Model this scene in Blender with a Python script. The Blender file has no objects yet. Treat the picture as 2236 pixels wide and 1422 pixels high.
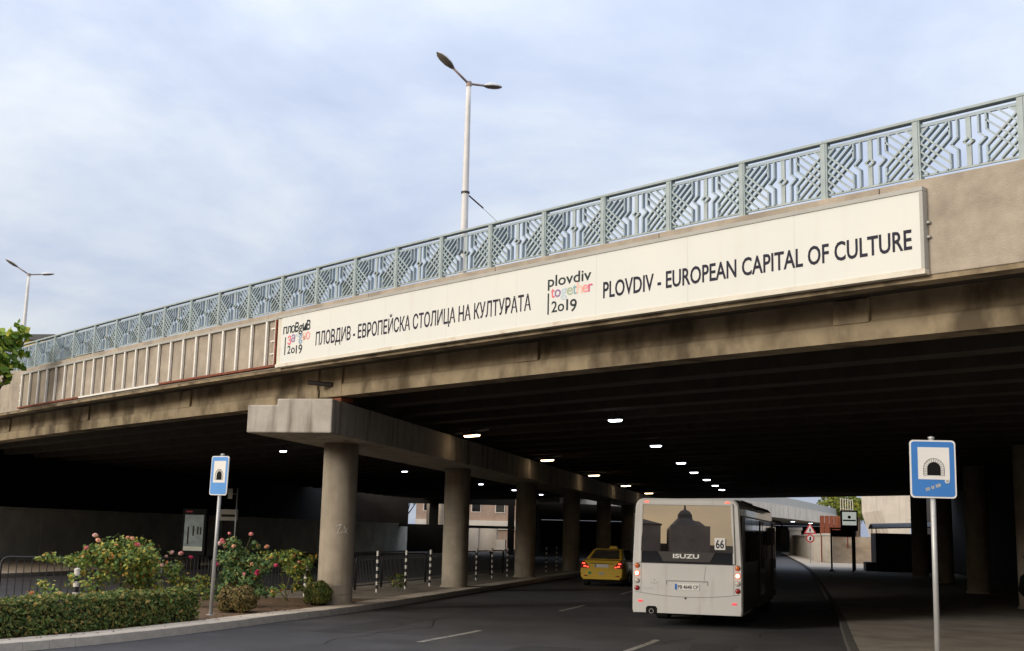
import bpy, bmesh, math, random
from mathutils import Vector, Matrix, Euler
R = math.radians
random.seed(7)
scene = bpy.context.scene
COL = scene.collection

# ------------------------------------------------------------------ camera
cam_d = bpy.data.cameras.new('camera')
cam = bpy.data.objects.new('camera', cam_d)
COL.objects.link(cam)
cam_d.sensor_width = 36.0
cam_d.lens = 36.0 * 2600 / 2236
cam_d.clip_start = 0.1
cam_d.clip_end = 3000
cam.matrix_world = Matrix.Translation((0, 0, 1.9)) @ Matrix.Rotation(R(99.9), 4, 'X') @ Matrix.Rotation(R(1.4), 4, 'Z')
scene.camera = cam

# ------------------------------------------------------------------ sky and sun
SUN_EL = R(15)
SUN_DIR = Vector((-0.82, -0.57, 0)).normalized() * math.cos(SUN_EL) + Vector((0, 0, math.sin(SUN_EL)))
world = bpy.data.worlds.new('World')
scene.world = world
world.use_nodes = True
wt = world.node_tree
wt.nodes.clear()


def wn(t, **kw):
    n = wt.nodes.new(t)
    for k, v in kw.items():
        setattr(n, k, v)
    return n


w_out = wn('ShaderNodeOutputWorld')
w_sky = wn('ShaderNodeTexSky', sky_type='NISHITA', sun_disc=False)
w_sky.sun_elevation = SUN_EL
w_sky.sun_rotation = math.atan2(SUN_DIR.x, SUN_DIR.y)
w_sky.air_density = 1.2
w_sky.dust_density = 2.0
w_bg1 = wn('ShaderNodeBackground')
w_bg1.inputs['Strength'].default_value = 0.10
wt.links.new(w_sky.outputs[0], w_bg1.inputs['Color'])
w_tc = wn('ShaderNodeTexCoord')
w_sep = wn('ShaderNodeSeparateXYZ')
wt.links.new(w_tc.outputs['Generated'], w_sep.inputs[0])
w_zb = wn('ShaderNodeMath', operation='MAXIMUM')
w_zb.inputs[1].default_value = 0.0
wt.links.new(w_sep.outputs['Z'], w_zb.inputs[0])
w_za = wn('ShaderNodeMath', operation='ADD')
w_za.inputs[1].default_value = 0.22
wt.links.new(w_zb.outputs[0], w_za.inputs[0])
w_dx = wn('ShaderNodeMath', operation='DIVIDE')
w_dy = wn('ShaderNodeMath', operation='DIVIDE')
wt.links.new(w_sep.outputs['X'], w_dx.inputs[0])
wt.links.new(w_za.outputs[0], w_dx.inputs[1])
wt.links.new(w_sep.outputs['Y'], w_dy.inputs[0])
wt.links.new(w_za.outputs[0], w_dy.inputs[1])
w_cmb = wn('ShaderNodeCombineXYZ')
wt.links.new(w_dx.outputs[0], w_cmb.inputs[0])
wt.links.new(w_dy.outputs[0], w_cmb.inputs[1])
w_n1 = wn('ShaderNodeTexNoise')
w_n1.inputs['Scale'].default_value = 1.45
w_n1.inputs['Detail'].default_value = 7
w_n1.inputs['Roughness'].default_value = 0.56
w_n1.inputs['Distortion'].default_value = 0.25
wt.links.new(w_cmb.outputs[0], w_n1.inputs['Vector'])
w_ramp = wn('ShaderNodeValToRGB')
cr = w_ramp.color_ramp
cr.elements[0].position = 0.33
cr.elements[0].color = (0.50, 0.57, 0.77, 1)
cr.elements[1].position = 0.66
cr.elements[1].color = (0.84, 0.89, 0.95, 1)
e = cr.elements.new(0.47)
e.color = (0.60, 0.68, 0.85, 1)
wt.links.new(w_n1.outputs['Fac'], w_ramp.inputs['Fac'])
# cloud light turns warm towards the low sun behind the camera
w_dot = wn('ShaderNodeVectorMath', operation='DOT_PRODUCT')
w_dot.inputs[1].default_value = SUN_DIR
wt.links.new(w_tc.outputs['Generated'], w_dot.inputs[0])
w_mr = wn('ShaderNodeMapRange', interpolation_type='SMOOTHSTEP')
w_mr.inputs['From Min'].default_value = 0.25
w_mr.inputs['From Max'].default_value = 1.0
wt.links.new(w_dot.outputs['Value'], w_mr.inputs['Value'])
w_warm = wn('ShaderNodeMix', data_type='RGBA', blend_type='MULTIPLY')
w_warm.inputs[7].default_value = (1.7, 1.2, 0.70, 1)
wt.links.new(w_mr.outputs[0], w_warm.inputs[0])
wt.links.new(w_ramp.outputs['Color'], w_warm.inputs[6])
w_bg2 = wn('ShaderNodeBackground')
w_bg2.inputs['Strength'].default_value = 0.88
wt.links.new(w_warm.outputs[2], w_bg2.inputs['Color'])
# an overcast sky brightens evenly from the horizon to the zenith
w_grad = wn('ShaderNodeMath', operation='MULTIPLY_ADD')
w_grad.inputs[1].default_value = 0.90
w_grad.inputs[2].default_value = 0.53
wt.links.new(w_zb.outputs[0], w_grad.inputs[0])
wt.links.new(w_grad.outputs[0], w_bg2.inputs['Strength'])
w_mix = wn('ShaderNodeMixShader')
w_mix.inputs['Fac'].default_value = 0.93
wt.links.new(w_bg1.outputs[0], w_mix.inputs[1])
wt.links.new(w_bg2.outputs[0], w_mix.inputs[2])
wt.links.new(w_mix.outputs[0], w_out.inputs['Surface'])

sun_d = bpy.data.lights.new('sun', 'SUN')
sun_d.energy = 1.4
sun_d.angle = R(16)
sun_d.color = (1.0, 0.96, 0.90)
sun = bpy.data.objects.new('sun', sun_d)
COL.objects.link(sun)
sun.rotation_euler = SUN_DIR.to_track_quat('Z', 'Y').to_euler()

scene.view_settings.view_transform = 'Standard'
scene.view_settings.look = 'None'
scene.view_settings.exposure = 0.46
scene.view_settings.gamma = 1.0
scene.view_settings.use_curve_mapping = False
scene.render.engine = 'CYCLES'
scene.cycles.use_denoising = True
scene.cycles.max_bounces = 6
scene.cycles.diffuse_bounces = 3
scene.cycles.glossy_bounces = 3
scene.cycles.transparent_max_bounces = 6
scene.cycles.caustics_reflective = False
scene.cycles.caustics_refractive = False
scene.cycles.sample_clamp_indirect = 4


# ------------------------------------------------------------------ materials
def pm(name, color, rough=0.7, metal=0.0, var=0.18, scale=3.0, bump=0.0, bscale=40.0,
       streak=0.0, streak_col=(0.05, 0.035, 0.02), streak_scale=(5, 5, 0.35), streak_lo=0.48, blotch=0.0,
       blotch_col=(0.1, 0.04, 0.02), blotch_scale=1.2, blotch_lo=0.55, spec=0.5, emis=None, estr=0.0, coat=0.0):
    m = bpy.data.materials.new(name)
    m.use_nodes = True
    nt = m.node_tree
    b = nt.nodes['Principled BSDF']
    b.inputs['Roughness'].default_value = rough
    b.inputs['Metallic'].default_value = metal
    b.inputs['Specular IOR Level'].default_value = spec
    b.inputs['Coat Weight'].default_value = coat
    c = (*color, 1)
    b.inputs['Base Color'].default_value = c
    m.diffuse_color = c
    if emis:
        b.inputs['Emission Color'].default_value = (*emis, 1)
        b.inputs['Emission Strength'].default_value = estr
    if var or bump or streak or blotch:
        tc = nt.nodes.new('ShaderNodeTexCoord')
        src = tc.outputs['Object']
        n = nt.nodes.new('ShaderNodeTexNoise')
        n.inputs['Scale'].default_value = scale
        n.inputs['Detail'].default_value = 6
        n.inputs['Roughness'].default_value = 0.62
        nt.links.new(src, n.inputs['Vector'])
        mr = nt.nodes.new('ShaderNodeMapRange')
        mr.inputs['From Min'].default_value = 0.3
        mr.inputs['From Max'].default_value = 0.7
        mr.inputs['To Min'].default_value = 1 - var
        mr.inputs['To Max'].default_value = 1 + var
        nt.links.new(n.outputs['Fac'], mr.inputs['Value'])
        mx = nt.nodes.new('ShaderNodeMix')
        mx.data_type = 'RGBA'
        mx.blend_type = 'MULTIPLY'
        mx.inputs[0].default_value = 1
        mx.inputs[6].default_value = c
        nt.links.new(mr.outputs[0], mx.inputs[7])
        out = mx.outputs[2]

        def layer(out, col, amt, lo, mapping, detail=4):
            mp = nt.nodes.new('ShaderNodeMapping')
            mp.inputs['Scale'].default_value = mapping
            nt.links.new(src, mp.inputs['Vector'])
            n2 = nt.nodes.new('ShaderNodeTexNoise')
            n2.inputs['Scale'].default_value = 1
            n2.inputs['Detail'].default_value = detail
            nt.links.new(mp.outputs[0], n2.inputs['Vector'])
            m2 = nt.nodes.new('ShaderNodeMapRange')
            m2.inputs['From Min'].default_value = lo
            m2.inputs['From Max'].default_value = lo + 0.2
            m2.inputs['To Max'].default_value = amt
            nt.links.new(n2.outputs['Fac'], m2.inputs['Value'])
            x2 = nt.nodes.new('ShaderNodeMix')
            x2.data_type = 'RGBA'
            nt.links.new(m2.outputs[0], x2.inputs[0])
            nt.links.new(out, x2.inputs[6])
            x2.inputs[7].default_value = (*col, 1)
            return x2.outputs[2]
        if streak:
            out = layer(out, streak_col, streak, streak_lo, streak_scale)
        if blotch:
            out = layer(out, blotch_col, blotch, blotch_lo, (blotch_scale,) * 3, 6)
        nt.links.new(out, b.inputs['Base Color'])
        if bump:
            n3 = nt.nodes.new('ShaderNodeTexNoise')
            n3.inputs['Scale'].default_value = bscale
            n3.inputs['Detail'].default_value = 4
            nt.links.new(src, n3.inputs['Vector'])
            bp = nt.nodes.new('ShaderNodeBump')
            bp.inputs['Strength'].default_value = bump
            bp.inputs['Distance'].default_value = 0.02
            nt.links.new(n3.outputs['Fac'], bp.inputs['Height'])
            nt.links.new(bp.outputs[0], b.inputs['Normal'])
    return m


def leafmat(name, stops, rough=0.55):
    m = bpy.data.materials.new(name)
    m.use_nodes = True
    nt = m.node_tree
    b = nt.nodes['Principled BSDF']
    g = nt.nodes.new('ShaderNodeNewGeometry')
    r = nt.nodes.new('ShaderNodeValToRGB')
    r.color_ramp.elements[0].position = 0
    r.color_ramp.elements[0].color = (*stops[0][1], 1)
    r.color_ramp.elements[1].position = 1
    r.color_ramp.elements[1].color = (*stops[-1][1], 1)
    for p, c in stops[1:-1]:
        r.color_ramp.elements.new(p).color = (*c, 1)
    nt.links.new(g.outputs['Random Per Island'], r.inputs['Fac'])
    nt.links.new(r.outputs[0], b.inputs['Base Color'])
    b.inputs['Roughness'].default_value = rough
    b.inputs['Specular IOR Level'].default_value = 0.3
    tr = nt.nodes.new('ShaderNodeBsdfTranslucent')
    nt.links.new(r.outputs[0], tr.inputs['Color'])
    ms = nt.nodes.new('ShaderNodeMixShader')
    ms.inputs[0].default_value = 0.2
    nt.links.new(b.outputs[0], ms.inputs[1])
    nt.links.new(tr.outputs[0], ms.inputs[2])
    nt.links.new(ms.outputs[0], nt.nodes['Material Output'].inputs['Surface'])
    return m


M = {}
M['asphalt'] = pm('asphalt', (0.058, 0.058, 0.062), 0.85, var=0.3, scale=0.6, bump=0.5, bscale=90, blotch=0.5,
                  blotch_col=(0.034, 0.034, 0.036), blotch_scale=0.5, blotch_lo=0.47, streak=0.55,
                  streak_col=(0.085, 0.080, 0.076), streak_scale=(1.2, 0.12, 1), streak_lo=0.5)
M['earth'] = pm('earth', (0.09, 0.08, 0.06), 0.95, var=0.3, scale=0.3)
M['paint'] = pm('road_paint', (0.30, 0.29, 0.26), 0.8, var=0.2, scale=4, blotch=0.85, blotch_col=(0.06, 0.06, 0.06), blotch_scale=9, blotch_lo=0.5)
M['kerb'] = pm('kerb_concrete', (0.62, 0.55, 0.46), 0.9, var=0.16, scale=6, bump=0.4, bscale=120, blotch=0.4, blotch_col=(0.24, 0.19, 0.14), blotch_scale=3)
M['kerb_dark'] = pm('dark_kerb_stone', (0.085, 0.08, 0.07), 0.9, var=0.25, scale=3, bump=0.4, bscale=90)  # far darker tone than the kerb stones of the left island
M['slab'] = pm('pavement_slab', (0.66, 0.59, 0.49), 0.9, var=0.14, scale=5, bump=0.35, bscale=110, blotch=0.4, blotch_col=(0.26, 0.21, 0.16), blotch_scale=2.4)
M['pavement'] = pm('pavement', (0.30, 0.265, 0.22), 0.92, var=0.25, scale=1.2, bump=0.4, bscale=80, blotch=0.45, blotch_col=(0.08, 0.07, 0.06), blotch_scale=0.8)
M['farpave'] = pm('far_pavement', (0.46, 0.40, 0.32), 0.92, var=0.15, scale=1.0)
M['soil'] = pm('soil', (0.17, 0.11, 0.065), 0.97, var=0.35, scale=5, bump=0.9, bscale=60, blotch=0.55, blotch_col=(0.20, 0.12, 0.06), blotch_scale=4)
M['fascia'] = pm('fascia_concrete', (0.40, 0.345, 0.275), 0.9, var=0.22, scale=2.6, bump=0.45, bscale=45,
                 streak=0.55, streak_col=(0.20, 0.175, 0.145), streak_scale=(0.9, 0.9, 0.45), blotch=0.55, blotch_col=(0.24, 0.20, 0.16), blotch_scale=0.9)
M['girder'] = pm('girder_concrete', (0.36, 0.285, 0.18), 0.92, var=0.2, scale=2.0, bump=0.35, bscale=60,
                 streak=0.8, streak_col=(0.07, 0.05, 0.028), streak_scale=(1.7, 1.7, 0.9), streak_lo=0.46, blotch=0.6,
                 blotch_col=(0.08, 0.055, 0.03), blotch_scale=0.7, blotch_lo=0.5)
M['soffit'] = pm('shaded_soffit_concrete', (0.062, 0.049, 0.036), 0.95, var=0.3, scale=1.5, bump=0.3, bscale=50, blotch=0.5, blotch_col=(0.03, 0.024, 0.018), blotch_scale=0.8)  # soot, with the shade under the deck put into the colour too
M['inner'] = pm('shaded_girder_concrete', (0.055, 0.043, 0.033), 0.95, var=0.25, scale=1.5)  # darker copy of the girder concrete: soot plus painted-in shade
M['cap'] = pm('cap_concrete', (0.47, 0.43, 0.37), 0.9, var=0.15, scale=2.5, bump=0.4, bscale=60, streak=0.75,
              streak_col=(0.10, 0.08, 0.06), streak_scale=(4, 4, 0.4), streak_lo=0.52, blotch=0.3, blotch_col=(0.30, 0.17, 0.09), blotch_scale=1.3, blotch_lo=0.6)
M['column'] = pm('column_concrete', (0.37, 0.315, 0.24), 0.9, var=0.16, scale=2.5, bump=0.35, bscale=70, streak=0.4,
                 streak_col=(0.24, 0.195, 0.14), streak_scale=(6, 6, 0.25), blotch=0.3, blotch_col=(0.22, 0.175, 0.125), blotch_scale=1.5)
M['wall'] = pm('retaining_wall_concrete', (0.62, 0.62, 0.53), 0.92, var=0.2, scale=0.8, bump=0.3, bscale=30, blotch=0.5, blotch_col=(0.36, 0.35, 0.29), blotch_scale=0.5)
M['darkwall'] = pm('shade_dark_wall', (0.022, 0.019, 0.016), 0.95, var=0.2, scale=0.8)  # near-black wall colour: the darkness of the underpass is painted in
M['rail'] = pm('railing_grey_green_paint', (0.38, 0.455, 0.465), 0.55, var=0.12, scale=5, spec=0.4, streak=0.45, streak_col=(0.46, 0.45, 0.36), streak_scale=(4, 4, 2.5), streak_lo=0.52, blotch=0.5, blotch_col=(0.24, 0.20, 0.16), blotch_scale=3.0, blotch_lo=0.62)
M['rail2'] = pm('bluish_bar_paint', (0.37, 0.455, 0.51), 0.5, var=0.1, scale=5, spec=0.4)
M['cream'] = pm('cream_banner', (0.75, 0.765, 0.725), 0.6, var=0.025, scale=0.7, blotch=0.35, blotch_col=(0.77, 0.755, 0.68), blotch_scale=0.35, blotch_lo=0.48, spec=0.3, streak=0.22, streak_col=(0.62, 0.58, 0.48), streak_scale=(3.5, 3.5, 0.35), streak_lo=0.56)
M['frame_cream'] = pm('banner_frame_paint', (0.72, 0.68, 0.57), 0.6, var=0.08, scale=3, blotch=0.8, blotch_col=(0.30, 0.13, 0.05), blotch_scale=2.2, blotch_lo=0.6)
M['frame_grey'] = pm('banner_grey_flashing', (0.42, 0.42, 0.39), 0.6, var=0.1, scale=2)
M['ink'] = pm('dark_ink', (0.028, 0.027, 0.045), 0.7, var=0, spec=0.2)
M['ink_green'] = pm('dark_green_ink', (0.032, 0.045, 0.047), 0.7, var=0, spec=0.2)
M['white_paint'] = pm('white_strut_paint', (0.82, 0.80, 0.74), 0.55, var=0.08, scale=6)
M['rust'] = pm('rusty_steel', (0.20, 0.055, 0.025), 0.85, var=0.35, scale=6, bump=0.4, bscale=80, blotch=0.5, blotch_col=(0.40, 0.22, 0.10), blotch_scale=1.6, blotch_lo=0.6)
M['galv'] = pm('galvanised_steel', (0.50, 0.51, 0.50), 0.45, metal=0.35, var=0.1, scale=6)
M['lamp_pole'] = pm('lamp_pole_paint', (0.78, 0.77, 0.75), 0.6, var=0.08, scale=2, streak=0.3, streak_col=(0.45, 0.40, 0.34), streak_scale=(8, 8, 0.4))
M['rustarm'] = pm('rusty_arm', (0.42, 0.33, 0.29), 0.8, var=0.25, scale=8)
M['lamp_top'] = pm('lamp_shell', (0.75, 0.75, 0.73), 0.5, var=0.05)
M['lamp_under'] = pm('lamp_lens', (0.22, 0.19, 0.16), 0.35, var=0.1)
M['sign_blue'] = pm('sign_blue', (0.045, 0.20, 0.55), 0.4, var=0.05, scale=3, spec=0.5)
M['sign_blue2'] = pm('faded_sign_blue', (0.11, 0.32, 0.72), 0.4, var=0.05, scale=3, spec=0.5)
M['sign_white'] = pm('sign_white', (0.78, 0.77, 0.73), 0.45, var=0.04, scale=3)
M['black'] = pm('black', (0.010, 0.010, 0.010), 0.8, var=0, spec=0.15)
M['matt_black'] = pm('black_fence_paint', (0.022, 0.022, 0.024), 0.5, var=0.2, scale=8, spec=0.4)
M['white_stripe'] = pm('white_stripe', (0.70, 0.68, 0.62), 0.6, var=0.15, scale=12)
M['bus_white'] = pm('bus_white_paint', (0.64, 0.63, 0.60), 0.25, var=0.04, scale=1.2, spec=0.5, coat=0.5, blotch=0.3, blotch_col=(0.46, 0.42, 0.36), blotch_scale=1.6, streak=0.3, streak_col=(0.40, 0.36, 0.30), streak_scale=(6, 6, 0.7), streak_lo=0.55)
M['bus_side'] = pm('bus_side_shaded', (0.05, 0.045, 0.042), 0.3, var=0.1)  # near-black stands for a bus side that gets no light
M['glass'] = pm('dark_glass', (0.012, 0.012, 0.014), 0.06, var=0, spec=0.8)
M['mirror_glass'] = pm('mirrored_glass', (0.36, 0.34, 0.31), 0.004, metal=1.0, var=0)
M['chrome'] = pm('chrome', (0.85, 0.84, 0.80), 0.2, metal=0.9, var=0)
M['plastic'] = pm('black_plastic', (0.035, 0.03, 0.027), 0.5, var=0.1)
M['seam'] = pm('dark_seam', (0.34, 0.32, 0.30), 0.7, var=0)
M['red_lit'] = pm('red_lamp_lit', (0.6, 0.02, 0.01), 0.3, var=0, emis=(1.0, 0.07, 0.035), estr=2.6)
M['brake_lit'] = pm('brake_lamp_core', (0.9, 0.4, 0.2), 0.3, var=0, emis=(1.0, 0.45, 0.20), estr=9.0)
M['red'] = pm('red_lens', (0.32, 0.012, 0.016), 0.2, var=0, coat=0.5)
M['pink'] = pm('glowing_red_reflector', (0.75, 0.05, 0.07), 0.3, var=0, emis=(1.0, 0.08, 0.10), estr=0.5)  # light thrown back by the reflector is put in as a weak glow
M['orange'] = pm('orange_lens', (0.62, 0.13, 0.02), 0.2, var=0, coat=0.5)
M['clear'] = pm('clear_lens', (0.55, 0.52, 0.46), 0.2, var=0, coat=0.5)
M['tyre'] = pm('tyre', (0.015, 0.015, 0.015), 0.85, var=0.1)
M['plate_blue'] = pm('plate_blue', (0.04, 0.16, 0.5), 0.4, var=0)
M['taxi'] = pm('taxi_yellow', (0.85, 0.55, 0.06), 0.3, var=0.03, coat=0.5)
M['green_sticker'] = pm('green_sticker', (0.03, 0.35, 0.10), 0.5, var=0)
M['lamp_warm'] = pm('warm_lamp', (0.9, 0.85, 0.7), 0.4, var=0, emis=(1.0, 0.72, 0.42), estr=5.5)
M['lamp_cool'] = pm('cool_lamp', (0.9, 0.9, 0.95), 0.4, var=0, emis=(0.84, 0.89, 1.0), estr=5.5)
M['brick_brown'] = pm('brown_facade', (0.36, 0.26, 0.20), 0.9, var=0.15, scale=0.8)
M['pale'] = pm('pale_render', (0.62, 0.57, 0.50), 0.9, var=0.1, scale=0.8)
M['light_concrete'] = pm('light_concrete', (0.64, 0.58, 0.49), 0.9, var=0.12, scale=0.7, streak=0.4, streak_col=(0.26, 0.23, 0.19), streak_scale=(1.2, 1.2, 0.2))
M['stone'] = pm('pale_stone', (0.60, 0.54, 0.44), 0.9, var=0.15, scale=1.5, blotch=0.4, blotch_col=(0.30, 0.26, 0.20), blotch_scale=1.2)
M['stair'] = pm('stair_concrete', (0.40, 0.33, 0.25), 0.92, var=0.15, scale=1.5)
M['bark'] = pm('bark', (0.09, 0.065, 0.045), 0.95, var=0.3, scale=8, bump=0.5, bscale=30)
M['stem'] = pm('green_stem', (0.14, 0.13, 0.05), 0.8, var=0.2, scale=8)
M['orange_board'] = pm('orange_board', (0.75, 0.22, 0.05), 0.6, var=0.25, scale=6)
M['yellow_board'] = pm('yellow_board', (0.85, 0.55, 0.06), 0.6, var=0.2, scale=6)
M['dark_roof'] = pm('dark_roof', (0.10, 0.10, 0.105), 0.8, var=0.15)
M['silh'] = pm('weathered_plaster', (0.28, 0.22, 0.18), 0.9, var=0.2, scale=0.6)
M['silh_dark'] = pm('dark_roof_sheet', (0.11, 0.09, 0.085), 0.8, var=0.2, scale=0.6)
M['leaf_rose'] = leafmat('rose_leaf', [(0, (0.077, 0.143, 0.042)), (0.35, (0.156, 0.268, 0.073)), (0.62, (0.289, 0.383, 0.098)), (0.84, (0.487, 0.497, 0.098)), (0.94, (0.664, 0.457, 0.083)), (1, (0.664, 0.229, 0.083))])
M['leaf_rose_g'] = leafmat('rose_leaf_green', [(0, (0.058, 0.125, 0.049)), (0.45, (0.134, 0.250, 0.097)), (0.8, (0.269, 0.366, 0.129)), (0.95, (0.422, 0.399, 0.097)), (1, (0.537, 0.200, 0.082))])
M['leaf_hedge'] = leafmat('hedge_leaf', [(0, (0.050, 0.100, 0.030)), (0.35, (0.108, 0.169, 0.041)), (0.65, (0.202, 0.237, 0.057)), (0.86, (0.335, 0.278, 0.080)), (0.95, (0.468, 0.297, 0.097)), (1, (0.167, 0.357, 0.080))])
M['leaf_hedge_b'] = leafmat('brown_hedge_leaf', [(0, (0.085, 0.085, 0.035)), (0.4, (0.184, 0.142, 0.050)), (0.75, (0.312, 0.199, 0.071)), (1, (0.199, 0.226, 0.071))])
M['leaf_tree'] = leafmat('broad_leaf', [(0, (0.065, 0.143, 0.019)), (0.4, (0.143, 0.247, 0.033)), (0.75, (0.260, 0.377, 0.046)), (0.95, (0.416, 0.468, 0.065)), (1, (0.585, 0.468, 0.065))])
M['leaf_far'] = leafmat('far_leaf', [(0, (0.07, 0.11, 0.02)), (0.5, (0.16, 0.20, 0.03)), (1, (0.32, 0.30, 0.04))])
M['leaf_dry'] = leafmat('dry_leaf', [(0, (0.16, 0.07, 0.03)), (0.5, (0.26, 0.12, 0.05)), (1, (0.34, 0.20, 0.09))])
M['petal_pink'] = pm('pink_petal', (0.80, 0.27, 0.27), 0.6, var=0.15, scale=30)
M['petal_peach'] = pm('peach_petal', (0.82, 0.42, 0.26), 0.6, var=0.15, scale=30)
M['petal_pale'] = pm('pale_pink_petal', (0.85, 0.55, 0.50), 0.6, var=0.15, scale=30)
M['petal_red'] = pm('magenta_petal', (0.62, 0.05, 0.16), 0.6, var=0.15, scale=30)
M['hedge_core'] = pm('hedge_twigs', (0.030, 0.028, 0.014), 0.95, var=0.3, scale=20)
M['poster'] = pm('poster_print', (0.20, 0.24, 0.23), 0.4, var=0.3, scale=2.5, blotch=0.7, blotch_col=(0.05, 0.10, 0.12), blotch_scale=2.2, blotch_lo=0.5)
for _n, _c in (('c_pink', (0.78, 0.16, 0.22)), ('c_violet', (0.30, 0.18, 0.36)), ('c_sky', (0.50, 0.62, 0.70)), ('c_green', (0.40, 0.50, 0.36)),
               ('c_teal', (0.22, 0.42, 0.46)), ('c_peach', (0.88, 0.56, 0.44)), ('c_coral', (0.85, 0.33, 0.32)), ('c_rose', (0.66, 0.13, 0.25)), ('c_blue', (0.25, 0.36, 0.50))):
    M[_n] = pm(_n + '_ink', _c, 0.5, var=0)


# ------------------------------------------------------------------ mesh builder
class MB:
    def __init__(self):
        self.v, self.f, self.mi = [], [], []

    def add(self, vs, fs, mi=0):
        b = len(self.v)
        self.v.extend(Vector(p) for p in vs)
        for f in fs:
            self.f.append(tuple(b + i for i in f))
            self.mi.append(mi)
        return self

    def box(self, x0, x1, y0, y1, z0, z1, mi=0, seg=1):
        xs = [x0 + (x1 - x0) * i / seg for i in range(seg + 1)]
        vs, fs = [], []
        for x in xs:
            vs += [(x, y0, z0), (x, y1, z0), (x, y1, z1), (x, y0, z1)]
        for i in range(seg):
            a, b = 4 * i, 4 * i + 4
            for k in range(4):
                fs.append((a + k, a + (k + 1) % 4, b + (k + 1) % 4, b + k))
        fs.append((3, 2, 1, 0))
        n = 4 * seg
        fs.append((n, n + 1, n + 2, n + 3))
        # outward normals: flip side faces if needed (handled by recalc in build)
        return self.add(vs, fs, mi)

    def bar(self, p0, p1, w, h, up=(0, 0, 1), mi=0):
        p0, p1 = Vector(p0), Vector(p1)
        d = (p1 - p0).normalized()
        up = Vector(up)
        s = d.cross(up)
        if s.length < 1e-5:
            s = d.cross(Vector((1, 0, 0)))
        s.normalize()
        u = s.cross(d).normalized()
        vs = []
        for p in (p0, p1):
            for a, b in ((-1, -1), (1, -1), (1, 1), (-1, 1)):
                vs.append(p + s * (a * w / 2) + u * (b * h / 2))
        return self.add(vs, [(3, 2, 1, 0), (4, 5, 6, 7), (0, 1, 5, 4), (1, 2, 6, 5), (2, 3, 7, 6), (3, 0, 4, 7)], mi)

    def tube(self, p0, p1, r0, r1=None, n=10, mi=0):
        return self.path([p0, p1], [r0, r0 if r1 is None else r1], n, mi)

    def path(self, pts, r, n=8, mi=0):
        pts = [Vector(p) for p in pts]
        if not isinstance(r, (list, tuple)):
            r = [r] * len(pts)
        vs, fs = [], []
        prev = None
        for i, p in enumerate(pts):
            if i == 0:
                d = pts[1] - p
            elif i == len(pts) - 1:
                d = p - pts[i - 1]
            else:
                d = (pts[i + 1] - p).normalized() + (p - pts[i - 1]).normalized()
            d.normalize()
            if prev is None:
                a = d.cross(Vector((0, 0, 1)))
                if a.length < 1e-4:
                    a = Vector((1, 0, 0))
            else:
                a = prev - d * prev.dot(d)
            a.normalize()
            prev = a
            b = d.cross(a)
            for k in range(n):
                t = 2 * math.pi * k / n
                vs.append(p + (a * math.cos(t) + b * math.sin(t)) * r[i])
        for i in range(len(pts) - 1):
            for k in range(n):
                k2 = (k + 1) % n
                fs.append((i * n + k, i * n + k2, (i + 1) * n + k2, (i + 1) * n + k))
        fs.append(tuple(reversed(range(n))))
        fs.append(tuple((len(pts) - 1) * n + k for k in range(n)))
        return self.add(vs, fs, mi)

    def prism(self, poly, z0, z1, mi=0):
        n = len(poly)
        vs = [(x, y, z0) for x, y in poly] + [(x, y, z1) for x, y in poly]
        fs = [tuple(reversed(range(n))), tuple(range(n, 2 * n))]
        for i in range(n):
            j = (i + 1) % n
            fs.append((i, j, n + j, n + i))
        return self.add(vs, fs, mi)

    def slabXZ(self, poly, y0, y1, mi=0):
        n = len(poly)
        vs = [(x, y0, z) for x, z in poly] + [(x, y1, z) for x, z in poly]
        fs = [tuple(range(n)), tuple(reversed(range(n, 2 * n)))]
        for i in range(n):
            j = (i + 1) % n
            fs.append((j, i, n + i, n + j))
        return self.add(vs, fs, mi)

    def lathe(self, prof, n=16, axis='z', c=(0, 0, 0), mi=0):
        vs, fs = [], []
        for r, h in prof:
            for k in range(n):
                t = 2 * math.pi * k / n
                if axis == 'z':
                    p = (r * math.cos(t), r * math.sin(t), h)
                elif axis == 'y':
                    p = (r * math.cos(t), h, r * math.sin(t))
                else:
                    p = (h, r * math.cos(t), r * math.sin(t))
                vs.append((p[0] + c[0], p[1] + c[1], p[2] + c[2]))
        for i in range(len(prof) - 1):
            for k in range(n):
                k2 = (k + 1) % n
                fs.append((i * n + k, i * n + k2, (i + 1) * n + k2, (i + 1) * n + k))
        fs.append(tuple(reversed(range(n))))
        fs.append(tuple((len(prof) - 1) * n + k for k in range(n)))
        return self.add(vs, fs, mi)

    def loft(self, secs, mi=0, closed=True):
        n = len(secs[0])
        vs = [p for s in secs for p in s]
        fs = []
        for i in range(len(secs) - 1):
            for k in range(n if closed else n - 1):
                k2 = (k + 1) % n
                fs.append((i * n + k, i * n + k2, (i + 1) * n + k2, (i + 1) * n + k))
        if closed:
            fs.append(tuple(reversed(range(n))))
            fs.append(tuple((len(secs) - 1) * n + k for k in range(n)))
        return self.add(vs, fs, mi)

    def xf(self, fn):
        self.v = [Vector(fn(p)) for p in self.v]
        return self

    def mesh(self, name, mats, smooth=False, recalc=True):
        me = bpy.data.meshes.new(name)
        me.from_pydata([tuple(p) for p in self.v], [], self.f)
        if not isinstance(mats, (list, tuple)):
            mats = [mats]
        for m in mats:
            me.materials.append(M[m] if isinstance(m, str) else m)
        if len(mats) > 1:
            me.polygons.foreach_set('material_index', self.mi)
        if recalc:
            bm = bmesh.new()
            bm.from_mesh(me)
            bmesh.ops.recalc_face_normals(bm, faces=bm.faces)
            bm.to_mesh(me)
            bm.free()
        if smooth:
            me.polygons.foreach_set('use_smooth', [True] * len(me.polygons))
        me.update()
        return me

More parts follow.
